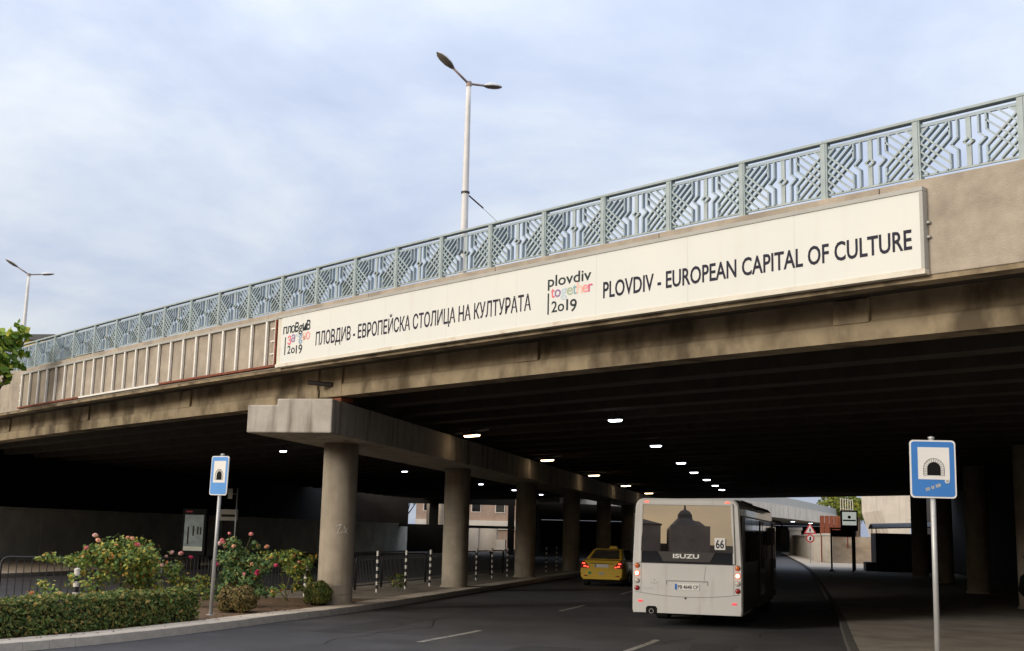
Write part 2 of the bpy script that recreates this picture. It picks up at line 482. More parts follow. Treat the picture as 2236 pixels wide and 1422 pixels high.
    def build(self, name, mats, parent=None, smooth=False, bevel=0, subsurf=0, recalc=True):
        return obj(name, self.mesh(name, mats, smooth, recalc), parent, bevel, subsurf)


def obj(name, me, parent=None, bevel=0, subsurf=0, loc=None, rot=None):
    o = bpy.data.objects.new(name, me)
    COL.objects.link(o)
    if parent:
        o.parent = parent
    if loc is not None:
        o.location = loc
    if rot is not None:
        o.rotation_euler = rot
    if bevel:
        b = o.modifiers.new('bevel', 'BEVEL')
        b.width = bevel
        b.segments = 2
        b.limit_method = 'ANGLE'
    if subsurf:
        s = o.modifiers.new('sub', 'SUBSURF')
        s.levels = s.render_levels = subsurf
    return o


def tag(o, label=None, cat=None, group=None, kind=None):
    if label:
        o['label'] = label
    if cat:
        o['category'] = cat
    if group:
        o['group'] = group
    if kind:
        o['kind'] = kind
    return o


def thing(name, label, cat, loc=(0, 0, 0), rotz=0.0, group=None):
    o = bpy.data.objects.new(name, None)
    COL.objects.link(o)
    o.location = loc
    o.rotation_euler = (0, 0, rotz)
    o.empty_display_size = 0.2
    return tag(o, label, cat, group)


def copy_tree(o, parent=None):
    c = o.copy()
    COL.objects.link(c)
    c.parent = parent
    for ch in list(o.children):
        copy_tree(ch, c)
    return c





def text_mesh(body, size=1.0, xs=1.0, bold=0.0, align='LEFT', space=1.0, shear=0.0):
    """flat text in x (right) and z (up), facing -y"""
    cu = bpy.data.curves.new('text', 'FONT')
    cu.body = body
    cu.size = size
    cu.offset = bold
    cu.align_x = align
    cu.space_character = space
    cu.shear = shear
    cu.resolution_u = 3
    ob = bpy.data.objects.new('text_tmp', cu)
    COL.objects.link(ob)
    bpy.context.view_layer.update()
    dg = bpy.context.evaluated_depsgraph_get()
    me = bpy.data.meshes.new_from_object(ob.evaluated_get(dg))
    bpy.data.objects.remove(ob)
    vs = [(v.co.x * xs, 0.0, v.co.y) for v in me.vertices]
    fs = [tuple(p.vertices) for p in me.polygons]
    bpy.data.meshes.remove(me)
    return vs, fs


def text_fit(body, x0, x1, z0, z1, y=0.0, bold=0.0, space=1.0, caps=True, shear=0.0):
    """text stretched to the box x0..x1, z0..z1 (cap height or full height)"""
    vs, fs = text_mesh(body, 1.0, 1.0, bold, space=space, shear=shear)
    ax, bx = min(v[0] for v in vs), max(v[0] for v in vs)
    az, bz = (0.0, 0.729) if caps else (min(v[2] for v in vs), max(v[2] for v in vs))
    out = [(x0 + (v[0] - ax) / (bx - ax) * (x1 - x0), y, z0 + (v[2] - az) / (bz - az) * (z1 - z0)) for v in vs]
    return out, fs


HEAD = R(13.3)                       # heading of the road below, clockwise from +y
AX = Vector((math.sin(HEAD), math.cos(HEAD), 0))     # along the road
RT = Vector((math.cos(HEAD), -math.sin(HEAD), 0))    # to its right


def along(p, a, r=0.0, z=0.0):
    v = Vector((p[0], p[1], 0)) + AX * a + RT * r
    return (v.x, v.y, z)


def offset_line(pts, d):
    """shift an open polyline to its left by d"""
    out = []
    for i in range(len(pts)):
        a = Vector(pts[max(0, i - 1)])
        b = Vector(pts[min(len(pts) - 1, i + 1)])
        t = (b - a).normalized()
        nrm = Vector((-t.y, t.x))
        p = Vector(pts[i]) + nrm * d
        out.append((p.x, p.y))
    return out


def walk(pts, step):
    """points and angles every step along an open polyline"""
    out = []
    acc = step / 2
    for i in range(len(pts) - 1):
        a, b = Vector(pts[i]), Vector(pts[i + 1])
        L = (b - a).length
        t = (b - a) / L
        while acc <= L:
            p = a + t * acc
            out.append((p.x, p.y, math.atan2(t.y, t.x)))
            acc += step
        acc -= L
    return out


def smooth_line(pts, n=6):
    out = []
    P = [Vector(pts[0]) * 2 - Vector(pts[1])] + [Vector(p) for p in pts] + [Vector(pts[-1]) * 2 - Vector(pts[-2])]
    for i in range(1, len(P) - 2):
        for k in range(n):
            t = k / n
            a, b, c, d = P[i - 1], P[i], P[i + 1], P[i + 2]
            q = 0.5 * ((2 * b) + (c - a) * t + (2 * a - 5 * b + 4 * c - d) * t * t + (3 * b - a - 3 * c + d) * t ** 3)
            out.append((q.x, q.y))
    out.append(tuple(pts[-1]))
    return out

# ================================================================== ground, roads, pavements
g = MB()
g.add([(-700, -500, -0.03), (900, -500, -0.03), (900, 1500, -0.03), (-700, 1500, -0.03)], [(0, 1, 2, 3)])
tag(g.build('ground', 'earth', recalc=False), kind='structure')
g = MB()
nx, ny = 24, 30
for j in range(ny):
    for i in range(nx):
        x0, x1 = -130 + 260 * i / nx, -130 + 260 * (i + 1) / nx
        y0, y1 = -130 + 430 * j / ny, -130 + 430 * (j + 1) / ny
        g.add([(x0, y0, 0), (x1, y0, 0), (x1, y1, 0), (x0, y1, 0)], [(0, 1, 2, 3)])
tag(g.build('road', 'asphalt', recalc=False), kind='structure')

# lane dashes of the main carriageway (3 m long)
def ribbon(pts, w, z):
    l, r = offset_line(pts, w / 2), offset_line(pts, -w / 2)
    m = MB()
    n = len(pts)
    vs = [(x, y, z) for x, y in r] + [(x, y, z) for x, y in l]
    m.add(vs, [(i, i + 1, n + i + 1, n + i) for i in range(n - 1)])
    return m


road_ob = bpy.data.objects['road']
lane_a = smooth_line([(-3.2, 16.0), (-1.49, 21.28), (-0.48, 24.15), (1.37, 30.72), (2.16, 33.56), (4.6, 43.5), (9.2, 63.0), (16.5, 94)], 8)
lane_b = smooth_line([(0.7, 16.2), (2.07, 20.62), (2.88, 23.03), (4.8, 30.1), (7.9, 42.6), (12.5, 62.0), (19.9, 94)], 8)


def dash(line, s0, s1, w=0.13):
    L = [0]
    for i in range(1, len(line)):
        L.append(L[-1] + (Vector(line[i]) - Vector(line[i - 1])).length)

    def at(s):
        for i in range(1, len(L)):
            if L[i] >= s:
                t = (s - L[i - 1]) / (L[i] - L[i - 1])
                p = Vector(line[i - 1]).lerp(Vector(line[i]), t)
                return (p.x, p.y)
        return line[-1]
    pts = [at(s0 + (s1 - s0) * k / 4) for k in range(5)]
    tag(ribbon(pts, w, 0.004).build('lane_dash', 'paint', road_ob, recalc=False))


for s in (-3.1, 5.6, 15.4, 25.2, 35, 44.8):
    if s >= 0:
        dash(lane_a, s, s + 3.0)
for s in (4.0, 13.6, 23.2, 32.8, 42.4, 52):
    dash(lane_b, s, s + 3.1)
# short worn mark beside the right kerb under the bridge
m = MB()
m.add([(8.55, 34.6, 0.004), (9.15, 34.6, 0.004), (9.2, 35.0, 0.004), (8.62, 35.0, 0.004)], [(0, 1, 2, 3)])
m.build('road_mark', 'paint', road_ob, recalc=False)

rngp = random.Random(77)
M['patch'] = pm('asphalt_patch', (0.040, 0.040, 0.042), 0.9, var=0.25, scale=2, bump=0.5, bscale=100)
M['tar'] = pm('tar_seam', (0.018, 0.018, 0.019), 0.6, var=0.2, scale=5)
for (x, y, L, w) in ((0.4, 19.5, 3.2, 1.1), (3.6, 21.3, 2.2, 0.8), (-2.6, 25.0, 4.5, 0.9), (5.2, 33.0, 3.0, 1.2)):
    m = MB()
    hd_ = R(73) + rngp.uniform(-.05, .05)
    c_, s_ = math.cos(hd_), math.sin(hd_)
    q = [(a * L / 2 + rngp.uniform(-.12, .12), b * w / 2 + rngp.uniform(-.08, .08)) for a, b in ((-1, -1), (0, -1.05), (1, -1), (1, 1), (0, 1.04), (-1, 1))]
    m.add([(x + a * c_ - b * s_, y + a * s_ + b * c_, 0.002) for a, b in q], [tuple(range(6))])
    m.build('asphalt_patch', 'patch', road_ob, recalc=False)
for (x, y, L, h0) in ((1.2, 17.5, 9.0, 70), (-3.0, 20.5, 8.0, 74), (4.2, 19.0, 3.2, 165), (-0.5, 22.5, 4.2, 170), (5.0, 24.0, 10.0, 72)):
    pts = [(x, y)]
    for k in range(14):
        a_ = R(h0) + rngp.uniform(-.4, .4)
        pts.append((pts[-1][0] + math.cos(a_) * L / 14, pts[-1][1] + math.sin(a_) * L / 14))
    ribbon(pts, 0.022, 0.003).build('tar_seam', 'tar', road_ob, recalc=False)

# left island: kerb line, slabs, planting bed, median pavement
KL = smooth_line([(-11.2, 10.8), (-8.9, 15.1), (-7.04, 18.48), (-6.33, 19.89), (-5.45, 22.33), (-4.62, 25.1), (-3.3, 29.3), (-1.15, 38.3), (3.4, 57.6), (13.0, 98.0)], 6)
KI = offset_line(KL, 0.15)
KI2 = offset_line(KL, 0.62)
BACK = [(-24, 12), (-17.5, 20.5), (-13, 24.6), (-9.8, 27.3), (-6.9, 33.2), (-3.4, 47), (8.6, 98)]


def split_y(line, y, upper):
    out = []
    for i in range(len(line)):
        if (line[i][1] >= y) == upper:
            out.append(line[i])
        if i + 1 < len(line) and (line[i][1] >= y) != (line[i + 1][1] >= y):
            t = (y - line[i][1]) / (line[i + 1][1] - line[i][1])
            out.append((line[i][0] + t * (line[i + 1][0] - line[i][0]), y))
    return out


bed = MB()
bed.prism(split_y(KI2, 31.5, False) + list(reversed(split_y(BACK, 31.5, False))), -0.01, 0.128)
bed = tag(bed.build('planting_bed', 'soil'), kind='structure')
med = MB()
med.prism(split_y(KI2, 31.5, True) + list(reversed(split_y(BACK, 31.5, True))), -0.01, 0.13)
med = tag(med.build('median_pavement', 'pavement'), kind='structure')
st = MB()
st.box(-0.247, 0.247, 0.0, 0.148, -0.01, 0.14)
kerb_me = st.mesh('kerb_stone', 'kerb')
sl = MB()
sl.box(-0.247, 0.247, 0.152, 0.615, -0.01, 0.136)
slab_me = sl.mesh('paving_slab', 'slab')
for i, (x, y, a) in enumerate(walk(KL, 0.5)):
    if y > 62:
        break
    par = bed if y < 31.5 else med
    z = random.uniform(-0.004, 0.004)
    obj('kerb_stone', kerb_me, par, bevel=0.008, loc=(x, y, z), rot=(0, 0, a + random.uniform(-.006, .006)))
    obj('paving_slab', slab_me, par, bevel=0.005, loc=(x, y, z * 0.6), rot=(0, 0, a))
farstrip = MB()
fl = split_y(KL, 62, True)
fi = split_y(KI2, 62, True)
farstrip.prism(fl + list(reversed(fi)), -0.01, 0.136)
farstrip.build('kerb_strip', 'kerb', med)

# right pavement
KR = smooth_line([(-1.0, -8), (2.2, 6), (4.5, 15.2), (6.05, 21.62), (9.76, 36.67), (19.8, 79.55), (28.5, 121), (39.9, 177.0)], 6)
KRi = offset_line(KR, -0.15)
rp = MB()
rp.prism(split_y(KRi, 85, False) + [(75, 85), (60, -8)], -0.01, 0.115)
rp = tag(rp.build('right_pavement', 'pavement'), kind='structure')
rp2 = MB()
rp2.prism(split_y(KRi, 85, True) + [(95, 177), (75, 85)], -0.01, 0.117)
tag(rp2.build('far_pavement', 'farpave'), kind='structure')
st = MB()
st.box(-0.495, 0.495, -0.148, 0.0, -0.01, 0.12)
kerb2_me = st.mesh('kerb_stone', 'kerb_dark')
for x, y, a in walk(KR, 1.0):
    if 8 < y < 130:
        obj('kerb_stone', kerb2_me, rp, bevel=0.01, loc=(x, y, 0), rot=(0, 0, a))

# pavement beyond the left carriageway
lp = MB()
lp.prism([along((-17.2, 41), a, 0) [:2] for a in (-40, -20, 0, 25, 62)] + [along((-17.2, 41), 62, -14)[:2], along((-17.2, 41), -40, -60)[:2]], -0.01, 0.14)
tag(lp.build('left_pavement', 'farpave'), kind='structure')

# ================================================================== the overpass
P0 = Vector((6.466, 14.65, 0))
BROT = R(-47.07)
BL = 1.46747          # railing bay


def zo(x):
    """slight crest of the deck along the bridge"""
    a = max(0.0, min(2.3, -x / 18.0))
    return 0.10 * (1 - (1 - a) ** 2) - 0.02


def crest(p):
    return (p[0], p[1], p[2] + zo(p[0]))


def b2w(x, y, z=0):
    c, s = math.cos(BROT), math.sin(BROT)
    return Vector((P0.x + c * x - s * y, P0.y + s * x + c * y, z))


def w2b(p):
    dx, dy = p[0] - P0.x, p[1] - P0.y
    c, s = math.cos(BROT), math.sin(BROT)
    return (c * dx + s * dy, -s * dx + c * dy)


bridge = thing('overpass_bridge', 'long concrete road overpass with stained girders and round columns over the street', 'bridge', P0, BROT)
ZR = 6.80      # top of the fascia / railing base
ZF = 5.46      # underside of the fascia
ZG = 4.84      # underside of the girders
XL, XR = -78.0, 62.0
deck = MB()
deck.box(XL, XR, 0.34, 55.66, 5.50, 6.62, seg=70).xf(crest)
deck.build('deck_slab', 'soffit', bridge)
# fascia panels
for k in range(int((XR - XL) / 4.0)):
    x0 = XL + 4.0 * k
    fm = MB()
    fm.box(x0 + 0.006, x0 + 3.994, 0.0, 0.335, ZF, ZR, seg=2)
    fm.xf(crest)
    fm.build('fascia_panel', 'fascia', bridge, bevel=0.012)
    if x0 < 22 and x0 > -50:
        pass
fm = MB()
fm.box(XL, XR, 55.665, 56.0, ZF, ZR, seg=30).xf(crest)
fm.build('far_fascia', 'fascia', bridge)
# drip edge strip under the fascia
fm = MB()
fm.box(XL, XR, 0.02, 0.30, ZF - 0.07, ZF - 0.002, seg=70).xf(crest)
fm.build('drip_edge', 'girder', bridge)


def girder(x0, x1, y, zb, zt, name, mat, seg=12, block=True):
    """concrete beam with a bottom flange; y is its outer face"""
    prof = [(y + 0.0, zb), (y + 0.5, zb), (y + 0.5, zb + 0.26), (y + 0.44, zb + 0.31), (y + 0.44, zt), (y + 0.05, zt), (y + 0.05, zb + 0.31), (y + 0.0, zb + 0.26)]
    m = MB()
    secs = []
    for i in range(seg + 1):
        x = x0 + (x1 - x0) * i / seg
        secs.append([(x, a, b) for a, b in prof])
    m.loft(secs).xf(crest)
    o = m.build(name, mat, bridge)
    if block:
        for xx in (x0 + 0.45, x1 - 0.45):
            e = MB()
            e.box(xx - 0.42, xx + 0.42, y - 0.012, y + 0.512, zb + 0.012, zt - 0.004).xf(crest)
            e.build('end_block', mat, bridge, bevel=0.01)
        n = max(1, int((x1 - x0) / 6.2))
        for q in range(1, n):
            xx = x0 + (x1 - x0) * q / n
            e = MB()
            e.box(xx - 0.3, xx + 0.3, y - 0.02, y + 0.04, zb + 0.27, zt - 0.05).xf(crest)
            e.build('web_stiffener', mat, bridge, bevel=0.01)
    return o


# column rows, in world coordinates
COLS_L = [(-4.13 + AX.x * 10.65 * i, 29.5 + AX.y * 10.65 * i) for i in range(8)]
COLS_R = [(15.28 + AX.x * 10.65 * i, 35.15 + AX.y * 10.65 * i) for i in range(-1, 4)]


def row_x(row, y):
    """bridge x of a column row at bridge y"""
    a, b = w2b(row[0]), w2b(row[1])
    t = (y - a[1]) / (b[1] - a[1])
    return a[0] + t * (b[0] - a[0])


for gi in range(31):
    y = 1.0 + gi * 1.80
    xc = row_x(COLS_L, y)
    xr = row_x(COLS_R, y)
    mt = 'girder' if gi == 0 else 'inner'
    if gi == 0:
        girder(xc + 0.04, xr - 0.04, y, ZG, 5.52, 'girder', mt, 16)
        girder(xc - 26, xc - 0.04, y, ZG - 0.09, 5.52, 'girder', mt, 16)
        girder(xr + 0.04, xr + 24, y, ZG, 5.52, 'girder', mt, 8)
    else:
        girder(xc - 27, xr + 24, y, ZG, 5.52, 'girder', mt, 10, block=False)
o = w2b(COLS_L[0])
# bearings, drain pipe and broken end of the edge girder above the first cap
xc = row_x(COLS_L, 1.0)
e = MB()
e.tube((xc + 0.55, 0.98, 5.20), (xc + 0.2, 0.55, 5.235), 0.055, n=12)
e.build('drain_pipe', 'plastic', bridge)
for dx in (-0.55, 0.55):
    e = MB()
    e.box(xc + dx - 0.25, xc + dx + 0.25, 1.08, 1.42, ZG - (0.09 if dx < 0 else 0) - 0.08 + 0.05, ZG - (0.09 if dx < 0 else 0) + 0.055)
    e.build('bearing', 'rust', bridge)

# columns and cap beams (children of the bridge, placed through its frame)
MI = bridge.matrix_basis.inverted() if False else (Matrix.Translation(P0) @ Matrix.Rotation(BROT, 4, 'Z')).inverted()


def to_bridge(mb):
    mb.v = [MI @ p for p in mb.v]
    return mb


cprof = [(0.47, 0.0), (0.47, 0.06), (0.425, 0.10), (0.425, 6.0)]
for row, zc in ((COLS_L, 3.97), (COLS_R, 4.70)):
    for i, (x, y) in enumerate(row):
        c = MB()
        c.lathe([(r, min(h, zc + 0.02)) for r, h in cprof], 40, c=(x, y, 0.10))
        to_bridge(c).build('column', 'column', bridge, smooth=True)
    if row is COLS_R:
        continue
    # cap beam along the row
    x0, y0 = row[0]
    front = -3.15 if row is COLS_L else -3.0
    c = MB()
    prof = [(-1.06, 3.98), (0.96, 3.98), (0.96, 4.74), (-0.36, 4.74), (-0.36, 4.60), (-1.06, 4.60)]
    secs = []
    for k in range(15 if row is COLS_L else 9):
        a = front + k * 6.0
        secs.append([along((x0, y0), a, u, z) for u, z in prof])
    c.loft(secs)
    to_bridge(c).build('cap_beam', 'cap', bridge, bevel=0.03)
# chalk scrawl on the first column
gr = MB()
cx, cy = COLS_L[0]
cpt = Vector((cx, cy, 0))


def on_col(t, z, r=0.429):
    """t: angle from the direction towards the camera"""
    a = math.atan2(-cy, -cx) + t
    return (cx + r * math.cos(a), cy + r * math.sin(a), z)


for stroke in ([(-.10, 1.98), (.22, 2.02)], [(.18, 2.02), (-.02, 1.80)], [(-.02, 1.80), (.30, 1.84)], [(.35, 1.98), (.55, 1.80)], [(.35, 1.82), (.60, 1.92)]):
    gr.path([on_col(a, z) for a, z in stroke], 0.006, 5)
to_bridge(gr).build('chalk_mark', 'white_paint', bridge)
# plinth courses at the foot of the first column
for zz, a0 in ((0.55, -0.2), (0.36, 0.1)):
    cr_ = MB()
    cr_.path([on_col(a0 + t * 0.12, zz, 0.426) for t in range(9)], 0.008, 5)
    to_bridge(cr_).build('joint_line', 'seam', bridge)

ORD = ('first', 'second', 'third', 'fourth', 'fifth', 'sixth', 'seventh', 'eighth')


def bay(y):
    """names the two median columns that a point stands between"""
    k = max(0, min(6, int((y - 29.5) / (AX.y * 10.65))))
    return 'between the %s and %s median columns' % (ORD[k], ORD[k + 1])


# ------------------------------------------------------------------ railing on the parapet
rail = thing('bridge_railing', 'grey-green metal parapet railing with lattice panels along the overpass edge', 'railing', (P0.x, P0.y, ZR), BROT)
HR = 0.905
i0, i1 = -3, 25
RY = 0.14
pst = MB()
pst.box(-0.055, 0.055, -0.05, 0.05, 0.0, HR - 0.03)
pst.box(-0.085, 0.085, -0.075, 0.075, 0.0, 0.018)
pst.box(-0.03, 0.03, -0.062, -0.05, 0.02, HR - 0.04)
post_me = pst.mesh('post', 'rail')


def bay_bars():
    """members of one lattice bay: u 0..1 from left post to right post, w 0..1"""
    U0, U1 = 0.06, BL - 0.06
    W0, W1 = 0.10, 0.775
    sl_ = 1.75

    def P(u, w):
        return (U0 + u * (U1 - U0), RY, W0 + w * (W1 - W0))
    bars = []

    def seg(a, b, w=0.068, mat='rail2', d=0.026):
        m = MB()
        m.bar(P(*a), P(*b), d, w, up=(0, 1, 0))
        bars.append((m, mat))

    for side in (0, 1):
        def Q(u, w):
            return (u, w) if side == 0 else (1 - u, w)
        for wp in (0.12, 0.31, 0.50, 0.68, 0.86):
            ue = min(0.31, (1.0 - wp) / sl_)
            seg(Q(0, wp), Q(ue, wp + sl_ * ue))
        for wp in (0.86, 0.67, 0.49, 0.30, 0.12):
            ue = min(0.31, wp / sl_)
            m = MB()
            a, b = Q(0, wp), Q(ue, wp - sl_ * ue)
            pa, pb = Vector(P(*a)), Vector(P(*b))
            off = Vector((0, -0.012, 0))
            m.bar(pa + off, pb + off, 0.024, 0.056, up=(0, 1, 0))
            bars.append((m, 'rail'))
        seg(Q(0.31, 0.665), Q(0.31, 1.0))
        seg(Q(0.31, 0.0), Q(0.31, 0.325))
        m = MB()
        pts = [Q(0.39, 1.0), Q(0.39, 0.62), Q(0.318, 0.50), Q(0.39, 0.38), Q(0.39, 0.0)]
        for k in range(4):
            m.bar(P(*pts[k]), P(*pts[k + 1]), 0.026, 0.068, up=(0, 1, 0))
        bars.append((m, 'rail2'))
    for a, b in ((0.0, 0.445), (0.555, 1.0)):
        m = MB()
        m.bar(P(0.5, a), P(0.5, b), 0.07, 0.03, up=(0, 1, 0))
        bars.append((m, 'rail'))
    m = MB()
    dm = [(0.5, 0.39), (0.565, 0.50), (0.5, 0.61), (0.435, 0.50)]
    dm = [(0.5, 0.42), (0.553, 0.50), (0.5, 0.58), (0.447, 0.50)]
    for k in range(4):
        m.bar(P(*dm[k]), P(*dm[(k + 1) % 4]), 0.026, 0.06, up=(0, 1, 0))
    bars.append((m, 'rail'))
    # corner gussets
    for u in (0.0, 1.0):
        m = MB()
        s = 1 if u == 0 else -1
        x = U0 + u * (U1 - U0)
        m.slabXZ([(x, W1), (x + s * 0.09, W1), (x, W1 - 0.10)], RY - 0.006, RY + 0.006)
        bars.append((m, 'rail'))
    return bars


bars = bay_bars()
bar_meshes = [m.mesh('bar', mt) for m, mt in bars]
near, far = [], []
lat = MB()
for i in range(i0, i1):
    xr_, xl_ = -BL * i, -BL * (i + 1)
    dz = zo(xr_)
    obj('post', post_me, rail, loc=(xr_, RY, dz), bevel=0)
    za, zb_ = zo(xl_), zo(xr_)
    for nm, zc_, hh, dd, mt in (('top_rail', HR - 0.012, 0.036, 0.125, 'rail'), ('middle_rail', 0.80, 0.042, 0.034, 'rail2'), ('bottom_rail', 0.085, 0.028, 0.03, 'rail')):
        m = MB()
        ea = 0 if nm == 'top_rail' else 0.055
        m.bar((xl_ + ea + 0.001, RY, zc_ + za), (xr_ - ea - 0.001, RY, zc_ + zb_), dd, hh)
        m.build(nm, mt, rail)
    zm = (za + zb_) / 2
    if 0 <= i < 10:
        for me in bar_meshes:
            obj('bar', me, rail, loc=(xl_, 0, zm))
    else:
        for m, mt in bars:
            lat.add([(p.x + xl_, p.y, p.z + zm) for p in m.v], m.f, 0 if mt == 'rail2' else 1)
tag(lat.build('lattice_bars', ['rail2', 'rail'], rail, recalc=False), kind='stuff')

# ------------------------------------------------------------------ the banner on the fascia
ban = thing('banner_sign', 'long cream banner board with dark lettering fixed to the overpass fascia', 'banner', (P0.x, P0.y, 0), BROT)
BX0, BX1 = -17.36, -1.29
for k in range(8):
    xa, xb = BX0 + 0.17 + (BX1 - BX0 - 0.225) * k / 8, BX0 + 0.17 + (BX1 - BX0 - 0.225) * (k + 1) / 8
    m = MB()
    m.box(xa + 0.0012, xb - 0.0012, -0.115, -0.02, 5.535, 6.60, seg=2).xf(crest)
    m.build('panel', 'cream', ban)
m = MB()
m.box(BX0, BX1, -0.13, -0.002, 6.604, 6.665, seg=16).xf(crest)
m.build('top_flashing', 'frame_grey', ban, bevel=0.004)
m = MB()
m.box(BX0, BX1, -0.13, -0.004, 5.455, 5.531, seg=16).xf(crest)
m.build('bottom_frame', 'frame_cream', ban, bevel=0.004)
m = MB()
m.box(BX1 - 0.052, BX1, -0.127, -0.003, 5.533, 6.602).xf(crest)
m.build('side_frame', 'frame_grey', ban, bevel=0.004)
m = MB()
m.box(BX0, BX0 + 0.166, -0.10, -0.003, 5.533, 6.602).xf(crest)
m.build('side_frame', 'frame_cream', ban, bevel=0.004)
m = MB()
for zz in (5.95, 6.15):
    m.box(BX1 + 0.002, BX1 + 0.05, -0.06, -0.004, zz, zz + 0.03)
m.build('hinge', 'frame_grey', ban)
TY = -0.1185


def letter(body, x0, x1, z0, z1, mat, bold=0.0, caps=True, space=1.0, name='lettering', shear=0.0):
    vs, fs = text_fit(body, x0, x1, z0 , z1, TY, bold, space, caps, shear)
    m = MB()
    m.add(vs, fs).xf(crest)
    return m.build(name, mat, ban, recalc=False)


# lettering heights are given at the height of the board where it stands (crest removed)
def L_(x):
    return zo(x)


letter('ПЛОВДИВ - ЕВРОПЕЙСКА СТОЛИЦА НА КУЛТУРАТА', -15.75, -8.88, 5.905 - 0.085, 6.205 - 0.085, 'ink', 0.014)
letter('PLOVDIV - EUROPEAN CAPITAL OF CULTURE', -7.12, -1.47, 5.85 - 0.03, 6.135 - 0.03, 'ink', 0.017)
# logo, latin
dz = -0.045
letter('plovdiv', -8.455, -7.40, 6.225 + dz, 6.225 + dz + 0.205, 'ink_green', 0.012, caps=True)
xs = -8.375
for ch, w, mt, z in (('t', 0.095, 'c_pink', 0), ('o', 0.155, 'c_violet', 0), ('g', 0.15, 'c_sky', 0), ('e', 0.15, 'c_green', 0), ('t', 0.095, 'c_teal', 0.01),
                     ('h', 0.14, 'c_peach', 0), ('e', 0.145, 'c_coral', 0), ('r', 0.105, 'c_rose', 0)):
    letter(ch, xs, xs + w, 6.02 + dz, 6.02 + dz + 0.21, mt, 0.014)
    xs += w - 0.003
letter('2', -8.355, -8.215, 5.755 + dz, 5.755 + dz + 0.205, 'ink_green', 0.012)
letter('o', -8.20, -8.04, 5.755 + dz, 5.755 + dz + 0.205, 'ink_green', 0.012)
letter('1', -7.99, -7.945, 5.755 + dz, 5.755 + dz + 0.205, 'ink_green', 0.012)
letter('9', -7.90, -7.735, 5.72 + dz, 5.72 + dz + 0.225, 'ink_green', 0.012)
m = MB()
m.add([(-8.455, TY, 5.725 + dz), (-8.42, TY, 5.725 + dz), (-8.42, TY, 6.11 + dz), (-8.455, TY, 6.11 + dz)], [(0, 1, 2, 3)]).xf(crest)
m.build('logo_bar', 'ink_green', ban, recalc=False)
# logo, cyrillic
dz = -0.09
xs = -17.10
for ch, w in (('п', 0.16), ('л', 0.17), ('о', 0.165), ('в', 0.15), ('g', 0.165), ('и', 0.16), ('в', 0.15)):
    top = 0.225
    hh = 0.30 if ch == 'в' else top
    letter(ch, xs, xs + w, 6.30 + dz, 6.30 + dz + hh, 'ink_green', 0.012)
    xs += w - 0.002
xs = -16.90
for ch, w, mt, z in (('з', 0.15, 'c_pink', -0.05), ('а', 0.15, 'c_violet', 0), ('е', 0.15, 'c_sky', 0), ('g', 0.155, 'c_blue', 0), ('н', 0.13, 'c_peach', 0), ('о', 0.16, 'c_coral', 0)):
    letter(ch, xs, xs + w, 6.085 + z + dz, 6.085 + dz + 0.225, mt, 0.014)
    xs += w + 0.003
letter('2', -16.885, -16.755, 5.825 + dz, 5.825 + dz + 0.195, 'ink_green', 0.012)
letter('o', -16.735, -16.575, 5.825 + dz, 5.825 + dz + 0.195, 'ink_green', 0.012)
letter('1', -16.535, -16.49, 5.80 + dz, 5.80 + dz + 0.20, 'ink_green', 0.012)
letter('9', -16.43, -16.275, 5.79 + dz, 5.79 + dz + 0.215, 'ink_green', 0.012)
m = MB()
m.add([(-17.01, TY, 5.81 + dz), (-16.972, TY, 5.81 + dz), (-16.972, TY, 6.22 + dz), (-17.01, TY, 6.22 + dz)], [(0, 1, 2, 3)]).xf(crest)
m.build('logo_bar', 'ink_green', ban, recalc=False)

# ------------------------------------------------------------------ the empty banner frame further left
fr = thing('empty_banner_frame', 'empty steel banner frame with white upright struts and rusty edges on the fascia', 'frame', (P0.x, P0.y, 0), BROT)
FX0, FX1 = -33.0, -17.46
n = 23
sm = MB()
sm.box(-0.034, 0.034, -0.075, -0.022, 5.555, 6.60)
strut_me = sm.mesh('strut', 'white_paint')
for k in range(n):
    x = FX0 + 0.16 + (FX1 - 0.46 - FX0 - 0.16) * k / (n - 1)
    obj('strut', strut_me, fr, loc=(x, 0, zo(x)))
m = MB()
m.box(FX0, FX1, -0.075, -0.002, 6.604, 6.66, seg=12).xf(crest)
m.build('top_rail', 'frame_grey', fr, bevel=0.004)
for a, b, mt in ((FX0, -28.3, 'rust'), (-28.29, -24.7, 'white_paint'), (-24.69, -23.2, 'white_paint'), (-23.19, FX1, 'rust')):
    m = MB()
    m.box(a, b, -0.075, -0.002, 5.50, 5.55, seg=4).xf(crest)
    m.build('bottom_rail', mt, fr, bevel=0.004)
m = MB()
m.box(FX1 - 0.06, FX1, -0.078, -0.002, 5.552, 6.602).xf(crest)
m.build('end_post', 'rust', fr, bevel=0.004)
m = MB()
m.box(FX1 - 0.105, FX1 - 0.075, -0.062, -0.022, 5.555, 6.60).xf(crest)
m.build('strut', 'white_paint', fr)
for zz in (5.80, 6.10, 6.40):
    m = MB()
    m.box(FX1 - 0.28, FX1 - 0.108, -0.055, -0.03, zz, zz + 0.03).xf(crest)
    m.build('rung', 'white_paint', fr)
for zz in (5.75, 6.0, 6.25, 6.5):
    m = MB()
    m.box(FX0 + 0.0, FX0 + 0.12, -0.055, -0.03, zz, zz + 0.03).xf(crest)
    m.build('rung', 'white_paint', fr)

